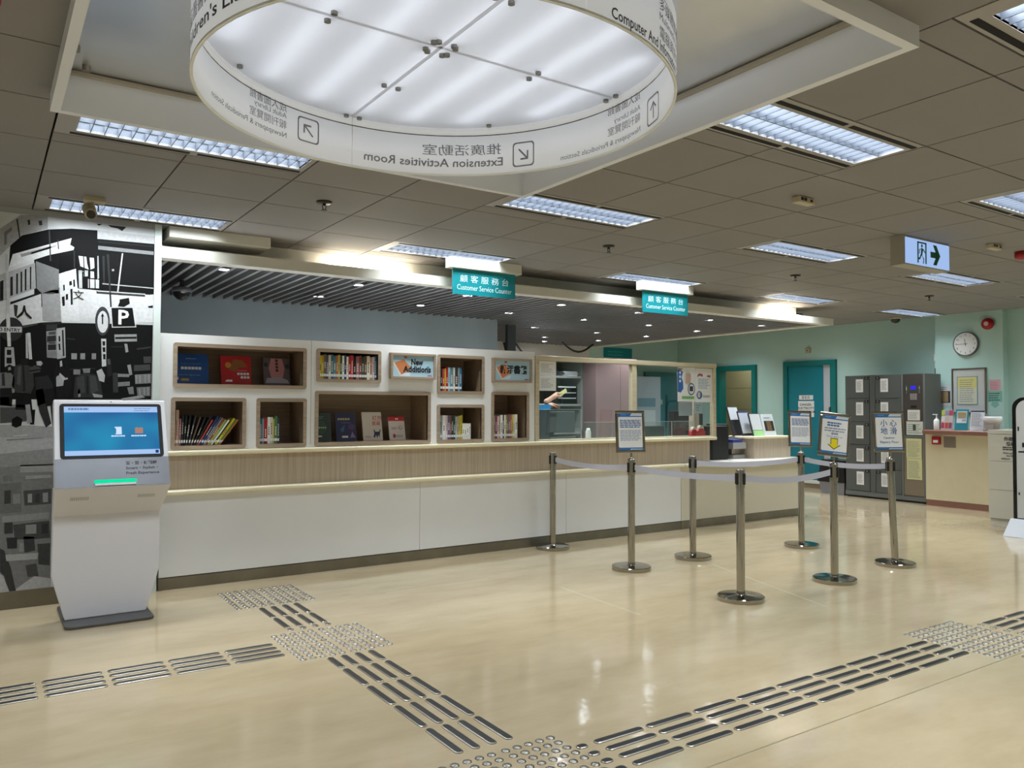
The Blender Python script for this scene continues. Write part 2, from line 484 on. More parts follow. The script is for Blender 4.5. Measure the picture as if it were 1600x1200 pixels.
# silver top sheet with a round opening
g = G(); n = 64; vs = []; R0 = RR-0.015
for i in range(n):
    t = 2*PI*i/n; c_, s_ = math.cos(t), math.sin(t)
    k = min((RX1-CXR)/abs(c_) if abs(c_) > 1e-6 else 9, (RY1-CYR)/abs(s_) if abs(s_) > 1e-6 else 9)
    vs.append((CXR+R0*c_, CYR+R0*s_, 2.95)); vs.append((CXR+k*c_, CYR+k*s_, 2.95))
g.add(vs, [(2*i, 2*i+1, (2*i+3) % (2*n), (2*i+2) % (2*n)) for i in range(n)])
g.build('silver_sheet', silver, cf)
ga = M('coffer_ledge_tan', '#a49c8c', 0.4)
gg = G()
gg.box(RX1-0.03, RY0, 2.93, RX1, RY1, 2.945); gg.build('ledge', ga, cf)
box(RX0, RY1-0.03, 2.93, RX1, RY1, 2.945).build('ledge', ga, cf)
for bx_, by_ in ((0.36, 3.95), (0.30, 3.75)):
    G().cyl((bx_, by_, 2.925), (bx_, by_, 2.95), 0.018, n=12).build('bolt', STEEL_D, cf)
g = G().lathe([(RR-0.012, 2.95), (RR-0.012, 3.08), (0.0, 3.08)], (CXR, CYR, 0), 48)
g.build('light_box', M('light_box_grey', '#b5b7ba', 0.6), cf)
# slab above everything so nothing leaks
box(RX0-0.1, RY0-0.1, 3.1, RX1+0.1, RY1+0.1, 3.2).build('coffer_lid', CEIL_GAP, cf)
G().box(RX0-0.06, RY0-0.06, 2.95, RX0-0.04, RY1+0.06, 3.1).box(RX1+0.04, RY0-0.06, 2.95, RX1+0.06, RY1+0.06, 3.1).box(RX0-0.06, RY0-0.06, 2.95, RX1+0.06, RY0-0.04, 3.1).box(RX0-0.06, RY1+0.04, 2.95, RX1+0.06, RY1+0.06, 3.1).build('coffer_side', CEIL_GAP, cf)

# ------------------------------------------------------------------ slat canopy over the counter
slatm = M('slat_grey', '#7c7c7e', 0.5, noise=0.05, nscale=4)
void = M('canopy_void_black', '#060606', 0.9)
lipm = M('canopy_lip_paint', '#d3d1c6', 0.45)
cn = struct(G().box(1.14, 6.6, 2.59, 9.85, 6.74, 2.68).box(9.72, 6.74, 2.59, 9.85, 12.1, 2.68).build('ceiling_canopy', lipm), 'slatted canopy ceiling over the service counter')
box(1.14, 6.74, 2.66, 9.5, 6.95, 2.68).build('lip_shelf', lipm, cn)
G().box(1.14, 6.95, 2.68, 9.5, 7.0, HC+0.02).box(9.45, 7.0, 2.68, 9.5, 12.1, HC+0.02).build('upper_fascia', lipm, cn)
box(1.0, 7.0, 2.72, 9.72, 12.1, 2.78).build('void_panel', void, cn)  # black sheet stands in for the unlit space above the slats
box(1.14, 6.76, 2.657, 9.72, 7.0, 2.66).build('void_panel', void, cn)  # black sheet puts shade under the pale lip shelf
box(1.14, 6.74, 2.592, 9.72, 6.76, 2.66).build('inner_edge', void, cn)
x = 1.20
proto = None
while x < 9.70:
    if proto is None:
        proto = box(0, 6.77, 2.60, 0.03, 12.0, 2.655).build('slat', slatm, cn); proto.location.x = x
    else:
        link_copy(proto, cn, (x, 0, 0))
    x += 0.108
tr2 = struct(box(1.19, 6.56, 2.752, 1.98, 6.90, HC).build('trim_2', lipm, bevel=0.004), 'pale box casing hung under the ceiling by the mural')

# ------------------------------------------------------------------ recessed fluorescent fixtures
louv = M('louvre_dark_aluminium', '#434851', 0.35, 0.2)
LAMP = (0.86, 0.94, 1.0)
ORD = ['first', 'second', 'third', 'fourth', 'fifth', 'sixth', 'seventh', 'eighth', 'ninth', 'tenth', 'eleventh', 'twelfth', 'thirteenth', 'fourteenth', 'fifteenth', 'sixteenth', 'seventeenth', 'eighteenth', 'nineteenth', 'twentieth', 'twenty-first', 'twenty-second', 'twenty-third', 'twenty-fourth', 'twenty-fifth']
FLAB = {(0, 4): 'long louvred light along the far left edge of the coffer', (0, 7): 'louvred light right above the street mural', (4, 4): 'louvred light touching the front corner of the coffer',
        (4, 1): 'louvred light just right of the coffer, nearest large one', (4, -1): 'louvred light cut by the top right corner of the view', (8, 1): 'louvred light at the right edge, level with the exit sign',
        (4, 7): 'louvred light above the left customer service sign', (8, 7): 'louvred light above the right customer service sign', (8, 4): 'louvred light between the coffer and the exit sign',
        (12, 7): 'louvred light above the far end of the canopy', (12, 4): 'louvred light just below the exit sign', (16, 7): 'louvred light in front of the ceiling dome camera', (16, 4): 'louvred light at the right edge above the wall clock',
        (16, 10): 'louvred light half hidden behind the far end of the canopy', (12, 1): 'louvred light beyond the right edge behind the exit sign row'}
def fixture():
    t = thing('ceiling_light', '', 'ceiling light', (0, 0, HC), 'recessed louvred ceiling lights')
    L, W = 2*CPX, 0.48
    ox0, ox1, oy0, oy1 = 0.10, 1.265, 0.095, 0.395
    g = G()
    g.box(0.006, 0.006, 0, ox0, W, 0.012).box(ox1, 0.006, 0, L-0.006, W, 0.012).box(ox0, 0.006, 0, ox1, oy0, 0.012).box(ox0, oy1, 0, ox1, W, 0.012)
    g.build('frame', LIGHT_FRAME, t, local=True)
    for xx0, xx1 in ((0.075, 0.66), (0.70, 1.285)):
        for yy in (0.036, 0.430):
            box(xx0, yy, -0.0015, xx1, yy+0.032, 0.004).build('air_slot', void, t, local=True)
    box(ox0, (oy0+oy1)/2-0.003, 0.002, ox1, (oy0+oy1)/2+0.003, 0.045).build('centre_blade', louv, t, local=True)
    p = None
    for i in range(1, 18):
        xx = ox0+(ox1-ox0)*i/18
        if p is None:
            p = box(-0.002, oy0, 0.002, 0.002, oy1, 0.045).build('blade', louv, t, local=True); p.location.x = xx
        else:
            link_copy(p, t, (xx, 0, 0))
    # housing around the louvre
    g = G().box(ox0-0.004, oy0-0.004, 0.001, ox0, oy1+0.004, 0.055).box(ox1, oy0-0.004, 0.001, ox1+0.004, oy1+0.004, 0.055)
    g.box(ox0, oy0-0.004, 0.001, ox1, oy0, 0.055).box(ox0, oy1, 0.001, ox1, oy1+0.004, 0.055).box(ox0-0.004, oy0-0.004, 0.055, ox1+0.004, oy1+0.004, 0.058)
    g.build('reflector', louv, t, local=True)
    ld = bpy.data.lights.new('lamp', 'AREA'); ld.shape = 'RECTANGLE'; ld.size = ox1-ox0-0.01; ld.size_y = oy1-oy0-0.01
    ld.energy = TROFFER_W; ld.color = LAMP; ld.spread = math.radians(140)
    lo = bpy.data.objects.new('lamp', ld); COL.objects.link(lo); lo.parent = t
    lo.location = ((ox0+ox1)/2, (oy0+oy1)/2, 0.05)
    return t
F0 = fixture()
first = True
for k, r in FIX:
    loc = (CX0+k*CPX, CY0+r*CPY, HC)
    lab = FLAB.get((k, r), 'louvred ceiling light outside the view')
    if first:
        F0.location = loc; F0['label'] = lab; first = False
    else:
        copy_tree(F0, loc, label=lab)

# ------------------------------------------------------------------ round sign hung in the coffer
acry = M_translucent('frosted_acrylic_ring', '#e2e3e4', 0.55, 0.2)  # even emission added to the bands, brightening them and the coffer walls
panm = M_translucent('frosted_ceiling_panel', '#e4e6ea', 0.55)
rs = thing('ring_sign', 'large round white acrylic direction sign lit from within the coffer', 'sign', (CXR, CYR, 2.655))
C0 = (CXR, CYR, 0)
for i in range(4):        # four quarter bands
    a0 = math.radians(-0.4+90*i+0.15); a1 = math.radians(89.6+90*i-0.15)
    G().lathe([(RR+0.004, 2.655), (RR+0.004, 2.862), (RR-0.004, 2.862), (RR-0.004, 2.655), (RR+0.004, 2.655)], C0, 32, True, a0, a1).build('band', acry, rs)
    G().lathe([(RR+0.004, 2.867), (RR+0.004, 2.915), (RR-0.004, 2.915), (RR-0.004, 2.867), (RR+0.004, 2.867)], C0, 32, True, a0, a1).build('upper_band', acry, rs)
    g = G(); m_ = 24; vs = [(CXR+0.002*(1 if i in (0, 3) else -1), CYR+0.002*(1 if i in (0, 1) else -1), 2.905)]
    for j in range(m_+1):
        t = math.radians(90*i)+j*PI/2/m_
        t = min(max(t, math.radians(90*i)+0.0025), math.radians(90*i+90)-0.0025)
        vs.append((CXR+(RR-0.006)*math.cos(t), CYR+(RR-0.006)*math.sin(t), 2.905))
    g.add(vs, [(0, j+1, j+2) for j in range(m_)]).build('diffuser_panel', panm, rs)
g = G().lathe([(RR+0.003, 2.862), (RR+0.003, 2.867), (RR-0.003, 2.867), (RR-0.003, 2.862), (RR+0.003, 2.862)], C0, 64)
g.build('joint_line', M('joint_dark', '#3a3a3c', 0.6), rs)
g = G().lathe([(RR+0.0055, 2.652), (RR+0.0055, 2.660), (RR-0.0055, 2.660), (RR-0.0055, 2.652), (RR+0.0055, 2.652)], C0, 96)
g.build('bottom_edge', M('acrylic_edge', '#e8e8de', 0.3), rs)
G().box(CXR-0.009, CYR-RR+0.01, 2.9055, CXR+0.009, CYR+RR-0.01, 2.909).box(CXR-RR+0.01, CYR-0.009, 2.9055, CXR+RR-0.01, CYR+0.009, 2.909).build('joint_bar', panm, rs)
boltm = M('bolt_dark_steel', '#8b8a86', 0.3, 0.9)
B0 = None
pts = []
for d in (-0.92, -0.47, -0.05, 0.05, 0.47, 0.92):
    pts += [(d, 0.035), (d, -0.035), (0.035, d), (-0.035, d)]
for a in (45, 135, 225, 315):
    pts.append((0.9*math.cos(math.radians(a)), 0.9*math.sin(math.radians(a))))
done = []
for px_, py_ in pts:
    if any(abs(px_-q[0])+abs(py_-q[1]) < 0.03 for q in done): continue
    done.append((px_, py_))
    if B0 is None:
        B0 = G().cyl((0, 0, -0.012), (0, 0, 0.03), 0.013, n=12).build('bolt', boltm, rs, local=True)
        B0.location = (px_, py_, 0.25)
    else:
        link_copy(B0, rs, (px_, py_, 0.25))
G().cyl((CXR+RR*math.cos(-0.35), CYR+RR*math.sin(-0.35), 2.80), (CXR+(RR+0.05)*math.cos(-0.35), CYR+(RR+0.05)*math.sin(-0.35), 2.80), 0.012, n=12).build('hanger_bolt', STEEL_D, rs)
tube_m = M_emit('fluorescent_tube', '#eef4ff', RING_TUBE)
for i in range(-3, 4):
    xx = i*0.25; hy = math.sqrt(max(0.01, 0.86**2-xx*xx))
    G().cyl((CXR+xx, CYR-hy, 2.97), (CXR+xx, CYR+hy, 2.97), 0.013, n=10).build('fluorescent_tube', tube_m, rs)
inkr = M('sign_charcoal', '#2f3036', 0.5)
inkf = M('sign_grey_showthrough', '#77777a', 0.6)
def ring_text(body, size, a0, z, w_deg=None, align='LEFT', bold=0.0, mat=None, a_end=None, inner=True, outer=True):
    vs, fs = text_uv(body, size, bold, 'LEFT')
    xs = [v[0] for v in vs]; k = 1.0; mn = min(xs)
    if a_end is not None:
        k = math.radians(a_end-a0)*RR/(max(xs)-mn)
    for rad, mt, on in ((RR-0.0055, inkf, inner), (RR+0.0055, inkr, outer)):
        if not on: continue
        g = G()
        g.add([(CXR+rad*math.cos(math.radians(a0)+(u-mn)*k/RR), CYR+rad*math.sin(math.radians(a0)+(u-mn)*k/RR), z+v) for u, v in vs], fs)
        g.build('lettering', mt, rs)
def ring_shape(polys, inner=True):
    for rad, mt in ((RR-0.0055, inkf), (RR+0.0055, inkr)):
        g = G()
        for pl in polys:
            g.add([(CXR+rad*math.cos(math.radians(a)), CYR+rad*math.sin(math.radians(a)), z) for a, z in pl], [tuple(range(len(pl)))])
        g.build('arrow_mark', mt, rs)
def arrow_box(a0, a1, z0, z1, ang):
    """rounded square outline with an arrow; ang measured from 'right' as read from outside"""
    polys = []; ca, cz = (a0+a1)/2, (z0+z1)/2; ha, hz = (a1-a0)/2, (z1-z0)/2
    def rr(s):
        out = []
        for qx, qz, st in ((1, 1, 0), (-1, 1, 90), (-1, -1, 180), (1, -1, 270)):
            for q in range(0, 91, 30):
                t = math.radians(st+q); out.append((s*(0.72*qx+0.28*math.cos(t)), s*(0.72*qz+0.28*math.sin(t))))
        return out
    o_, i_ = rr(1.0), rr(0.89)
    for j in range(len(o_)):
        q = (j+1) % len(o_)
        polys.append([(ca+ha*o_[j][0], cz+hz*o_[j][1]), (ca+ha*o_[q][0], cz+hz*o_[q][1]), (ca+ha*i_[q][0], cz+hz*i_[q][1]), (ca+ha*i_[j][0], cz+hz*i_[j][1])])
    c, s = math.cos(math.radians(ang)), math.sin(math.radians(ang))
    def pt(u, v): return (ca+ha*(u*c-v*s), cz+hz*(u*s+v*c))
    polys.append([pt(-0.62, -0.07), pt(0.5, -0.07), pt(0.5, 0.07), pt(-0.62, 0.07)])
    for sg in (1, -1):
        polys.append([pt(0.62, 0.0), pt(0.52, -0.1*sg), pt(0.02, 0.42*sg), pt(0.12, 0.52*sg)])
    ring_shape(polys)
ring_text('推廣活動室', 0.062, 41.5, 2.765, a_end=67)
ring_text('Extension Activities Room', 0.062, 40.9, 2.70, a_end=85.8, bold=0.012)
arrow_box(30.3, 37.6, 2.683, 2.812, 225)
for a0, zoff, ae in ((112.2, 0.0, 126.6), (-12.6, -0.018, 2.6)):
    ring_text('成人圖書館', 0.044, a0, 2.833+zoff*0, a_end=ae)
    ring_text('Adult Library', 0.034, a0, 2.802+zoff, a_end=a0+12.5)
    ring_text('報刊閱覽室', 0.044, a0, 2.752+zoff, a_end=ae)
    ring_text('Newspapers & Periodicals Section', 0.036, a0, 2.708+zoff*1.4, a_end=a0+33.5)
arrow_box(100.8, 108.2, 2.72, 2.84, 45)
arrow_box(-24.0, -16.5, 2.675, 2.80, 90)
ring_text('多媒體圖書館', 0.05, -66, 2.815, a_end=-45)
ring_text('Multimedia Library', 0.038, -66, 2.775, a_end=-45)
ring_text('電腦資訊中心', 0.05, -66, 2.715, a_end=-45)
ring_text('Computer And Information Centre', 0.052, -84, 2.668, a_end=-44, bold=0.015)
ring_text("Children's Library", 0.066, 167, 2.70, a_end=212, bold=0.015)
ring_text('兒童圖書館', 0.07, 167, 2.775, a_end=190)

# ------------------------------------------------------------------ small downlights in the slat canopy
dl = thing('downlight', '', 'downlight', (0, 0, 2.6), 'small round downlights in the slat canopy')
G().lathe([(0.052, 0.0), (0.066, 0.0), (0.066, 0.02), (0.052, 0.02)], n=20).build('trim_ring', M('downlight_trim', '#77777a', 0.35, 0.6), dl, local=True)
G().lathe([(0.0, 0.006), (0.053, 0.006)], n=20).build('lens', M_emit('downlight_lens', '#f4f6ff', 45.0), dl, local=True)
G().lathe([(0.066, 0.02), (0.066, 0.10)], n=20).build('can', M('downlight_can', '#55555a', 0.5), dl, local=True)
ld = bpy.data.lights.new('lamp', 'SPOT'); ld.energy = DOWNLIGHT_W*4; ld.color = (0.93, 0.96, 1.0); ld.spot_size = math.radians(120); ld.spot_blend = 0.6; ld.shadow_soft_size = 0.05
lo = bpy.data.objects.new('lamp', ld); COL.objects.link(lo); lo.parent = dl; lo.location = (0, 0, -0.012)
DL = [(1.71, 6.97), (2.99, 7.11), (4.23, 7.13), (5.49, 7.15), (6.72, 7.18), (8.05, 7.25), (9.2, 7.3), (2.96, 8.1), (4.18, 8.12), (5.43, 8.15), (6.65, 8.19), (7.85, 8.2), (9.05, 8.4), (6.72, 9.4), (8.0, 9.5), (9.04, 9.5), (7.8, 10.6), (8.96, 10.6), (8.3, 11.3)]
for i, (x_, y_) in enumerate(DL):
    row = 'front' if y_ < 7.6 else 'second' if y_ < 8.6 else 'third' if y_ < 10 else 'fourth' if y_ < 11 else 'deepest'
    num = [q for q in DL if abs(q[1]-y_) < 0.45].index((x_, y_))
    lab = 'round downlight, %s from the left in the %s row of the slat canopy' % (ORD[num], row)
    if i == 0:
        dl.location = (x_, y_, 2.6); dl['label'] = lab
    else:
        copy_tree(dl, (x_, y_, 2.6), label=lab)
# battens lying on the canopy lip
for i, (x0, x1, lab) in enumerate(((2.55, 3.45, 'slim lamp batten on the canopy ledge left of the first hanging sign'), (8.75, 9.45, 'slim lamp batten on the canopy ledge at its far end'))):
    t = thing('cove_batten', lab, 'lamp', ((x0+x1)/2, 6.84, 2.68), 'lamp battens on the canopy ledge')
    box(x0, 6.80, 2.68, x1, 6.88, 2.70).build('batten_body', WHITE, t)
    G().cyl((x0+0.02, 6.84, 2.715), (x1-0.02, 6.84, 2.715), 0.012, n=10).build('batten_tube', M_emit('warm_tube', '#fff2dc', COVE_W*6), t)

# ------------------------------------------------------------------ hanging customer service signs
sgt = M('sign_teal', '#077f88', 0.4)
LET = M('sign_lettering_pale', '#c9e6e4', 0.4)
for (x0, lab) in ((3.66, 'teal hanging Customer Service Counter sign, the nearer left one'), (6.09, 'teal hanging Customer Service Counter sign, the farther right one')):
    t = thing('hanging_sign', lab, 'sign', (x0+0.355, 6.45, 2.5), 'hanging customer service signs')
    box(x0-0.05, 6.40, 2.742, x0+0.76, 6.50, HC).build('mounting_box', lipm, t, bevel=0.003)
    box(x0, 6.444, 2.50, x0+0.71, 6.456, 2.745).build('board', sgt, t)
    text('顧客服務台', 0.075, LET, t, (x0+0.355, 6.442, 2.625), align='CENTER', w=0.55, spacing=1.6)
    text('Customer Service Counter', 0.072, LET, t, (x0+0.355, 6.442, 2.545), align='CENTER', w=0.62)

# ------------------------------------------------------------------ exit sign
t = thing('exit_sign', 'lit exit sign box with running figure and green arrow under the ceiling', 'sign', (6.52, 3.5, 2.56))
X0, X1, EY = 6.17, 6.87, 3.49
box(X0, EY, 2.60, X1, EY+0.12, HC).build('housing', M('exit_housing', '#9b9585', 0.5), t, bevel=0.004)
box(X0+0.012, EY-0.006, 2.612, X1-0.012, EY, HC-0.018).build('lit_face', M_emit('exit_face', '#a6c4f4', 0.85), t)
grn = flat('#0b5f3c')
def ex(pl): # u 0..1 from left, v 0..1 from bottom
    return [(X0+0.012+u*0.676, 2.612+v*0.21) for u, v in pl]
def expoly(pls, nm):
    g = G()
    for pl in pls:
        g.add([(a, EY-0.0075, b) for a, b in ex(pl)], [tuple(range(len(pl)))])
    g.build(nm, grn, t)
expoly([[(0.25, 0.08), (0.28, 0.08), (0.28, 0.92), (0.25, 0.92)], [(0.25, 0.86), (0.46, 0.86), (0.46, 0.92), (0.25, 0.92)], [(0.43, 0.08), (0.46, 0.08), (0.46, 0.92), (0.43, 0.92)]], 'door_symbol')
expoly([[(0.355+0.02*math.cos(a*PI/5), 0.77+0.065*math.sin(a*PI/5)) for a in range(10)], [(0.33, 0.42), (0.36, 0.40), (0.385, 0.66), (0.34, 0.70)], [(0.34, 0.66), (0.36, 0.70), (0.31, 0.58), (0.30, 0.44), (0.285, 0.45), (0.295, 0.62)],
        [(0.375, 0.66), (0.385, 0.60), (0.42, 0.50), (0.44, 0.52), (0.40, 0.64)], [(0.34, 0.44), (0.36, 0.42), (0.385, 0.25), (0.375, 0.08), (0.395, 0.08), (0.405, 0.27)], [(0.33, 0.46), (0.35, 0.40), (0.31, 0.22), (0.27, 0.22), (0.27, 0.28), (0.30, 0.30)]], 'running_figure')
expoly([[(0.55, 0.38), (0.70, 0.38), (0.70, 0.62), (0.55, 0.62)], [(0.61, 0.90), (0.69, 0.90), (0.78, 0.5), (0.69, 0.5)], [(0.61, 0.10), (0.69, 0.5), (0.78, 0.5), (0.69, 0.10)]], 'arrow_symbol')

# ------------------------------------------------------------------ small ceiling fittings
dk = M('sprinkler_bronze', '#3a342a', 0.4, 0.6)
for i, (x_, y_, lab) in enumerate(((1.93, 5.19, 'fire sprinkler head nearest the coffer corner'), (4.51, 5.2, 'fire sprinkler head between the two hanging signs'), (7.14, 5.23, 'fire sprinkler head above the far end of the canopy'), (9.8, 5.23, 'fire sprinkler head in front of the dome camera, farthest away'))):
    t = thing('sprinkler', lab, 'sprinkler', (x_, y_, HC), 'ceiling sprinkler heads')
    G().lathe([(0.0, 0.0), (0.055, 0.0), (0.05, -0.012), (0.0, -0.014)], (x_, y_, HC), 20).build('escutcheon', dk, t)
    G().cyl((x_, y_, HC-0.014), (x_, y_, HC-0.03), 0.012, n=10).cyl((x_-0.014, y_, HC-0.03), (x_-0.006, y_, HC-0.058), 0.003, n=6).cyl((x_+0.014, y_, HC-0.03), (x_+0.006, y_, HC-0.058), 0.003, n=6).build('frame_arms', dk, t)
    G().cyl((x_, y_, HC-0.058), (x_, y_, HC-0.062), 0.02, n=12).build('deflector', dk, t)
bg = M('detector_beige', '#b3a98c', 0.5)
for x_, y_, lab in ((4.54, 3.26, 'small beige ceiling sensor box right of the coffer'), (7.18, 3.27, 'small beige ceiling sensor box right of the exit sign')):
    t = thing('ceiling_sensor', lab, 'sensor', (x_, y_, HC), 'beige ceiling sensors')
    box(x_-0.085, y_-0.03, HC-0.045, x_+0.085, y_+0.03, HC).build('case', bg, t, bevel=0.008)
    for q in (-0.05, -0.015): box(x_+q-0.013, y_-0.032, HC-0.03, x_+q+0.013, y_-0.03, HC-0.01).build('sensor_eye', BLACK, t)
    box(x_+0.035, y_-0.032, HC-0.03, x_+0.06, y_-0.03, HC-0.015).build('sensor_eye', BLACK, t)
# camera-like spotlight above the mural
t = thing('swivel_camera', 'beige swivel camera hanging below the ceiling above the mural', 'camera', (0.60, 6.0, HC))
box(0.545, 5.94, HC-0.03, 0.675, 6.03, HC).build('ceiling_mount', bg, t, bevel=0.004)
G().cyl((0.60, 5.99, HC-0.03), (0.60, 5.99, HC-0.07), 0.012, n=10).build('stem', bg, t)
G().cyl((0.575, 5.985, HC-0.075), (0.58, 5.90, HC-0.13), 0.042, 0.038, n=18).build('body', bg, t)
G().cyl((0.5805, 5.892, HC-0.135), (0.581, 5.886, HC-0.139), 0.028, n=16).build('lens', BLACK_GL, t)
G().tube([(0.60, 5.99, HC-0.035), (0.635, 5.99, HC-0.05), (0.63, 5.98, HC-0.09)], 0.004, 6).build('cable', BLACK, t)
t = thing('dome_camera', 'dark dome camera on the ceiling above the lockers', 'camera', (11.75, 6.8, HC))
G().lathe([(0.0, 0.0), (0.09, 0.0), (0.09, -0.02), (0.07, -0.025)], (11.75, 6.8, HC), 20).build('base', bg, t)
G().lathe([(0.07, -0.025), (0.065, -0.05), (0.045, -0.075), (0.0, -0.088)], (11.75, 6.8, HC), 20).build('dome', BLACK_GL, t)
# dome camera hanging below the slats on the left
t = thing('dome_camera', 'dark dome camera hanging below the slat canopy near the mural', 'camera', (1.52, 7.75, 2.44))
G().cyl((1.52, 7.75, 2.60), (1.52, 7.75, 2.53), 0.02, n=10).build('stem', BLACK, t)
G().lathe([(0.0, 2.53), (0.085, 2.53), (0.09, 2.49), (0.08, 2.485)], (1.52, 7.75, 0), 20).build('base', M('camera_grey', '#56565a', 0.4), t)
G().lathe([(0.08, 2.485), (0.07, 2.45), (0.04, 2.42), (0.0, 2.41)], (1.52, 7.75, 0), 20).build('dome', BLACK_GL, t)
# red alarm bells
red = M('alarm_red', '#a01820', 0.3)
t = thing('alarm_bell', 'round red alarm bell high on the pier above the clock', 'alarm bell', (12.3, 5.69, 2.66))
G().cyl((12.3, 5.69, 2.68), (12.27, 5.69, 2.68), 0.03, n=12).build('back_plate', red, t)
g = G(); prof = [(0.085, 0.0), (0.085, 0.03), (0.07, 0.05), (0.03, 0.06), (0.0, 0.062)]; n = 24; vs = []; fs = []
for r_, d_ in prof:
    for i in range(n): vs.append((12.28-d_, 5.69+r_*math.cos(2*PI*i/n), 2.68+r_*math.sin(2*PI*i/n)))
for j in range(len(prof)-1):
    for i in range(n): fs.append((j*n+i, j*n+(i+1) % n, (j+1)*n+(i+1) % n, (j+1)*n+i))
g.add(vs, fs, True).build('gong', red, t)
G().cyl((12.218, 5.69, 2.68), (12.212, 5.69, 2.68), 0.032, n=16).build('badge', flat('#d9b7b7'), t)
t = thing('alarm_beacon', 'small red alarm beacon on the ceiling at the right edge', 'alarm', (7.72, 3.28, HC))
G().lathe([(0.0, 0.0), (0.06, 0.0), (0.06, -0.05), (0.04, -0.07), (0.0, -0.075)], (7.72, 3.28, HC), 20).build('lens', red, t)
t = thing('alarm_beacon', 'red alarm beacon on the ceiling in the top left corner', 'alarm', (-0.03, 3.16, HC))
G().lathe([(0.0, 0.0), (0.06, 0.0), (0.06, -0.05), (0.04, -0.07), (0.0, -0.075)], (-0.03, 3.16, HC), 20).build('lens', red, t)
t = thing('alarm_bell', 'red alarm bell on the office side wall beside the mural trim', 'alarm bell', (1.14, 7.05, 2.45))
G().cyl((1.14, 7.05, 2.47), (1.20, 7.05, 2.47), 0.075, 0.06, n=20).build('gong', red, t)

# unseen lamp added to brighten the corridor beyond the open doorway
t = thing('added_corridor_lamp', 'unseen lamp added to brighten the corridor beyond the open doorway', 'lamp', (13.0, 10.5, 2.695))
box(12.8, 10.0, 2.695, 13.2, 11.0, 2.735).build('housing', WHITE, t)
ld = bpy.data.lights.new('lamp', 'AREA'); ld.shape = 'RECTANGLE'; ld.size = 0.36; ld.size_y = 0.96; ld.energy = 7; ld.color = (1.0, 0.95, 0.85)
lo = bpy.data.objects.new('lamp', ld); COL.objects.link(lo); lo.parent = t; lo.location = (0, 0, -0.004)

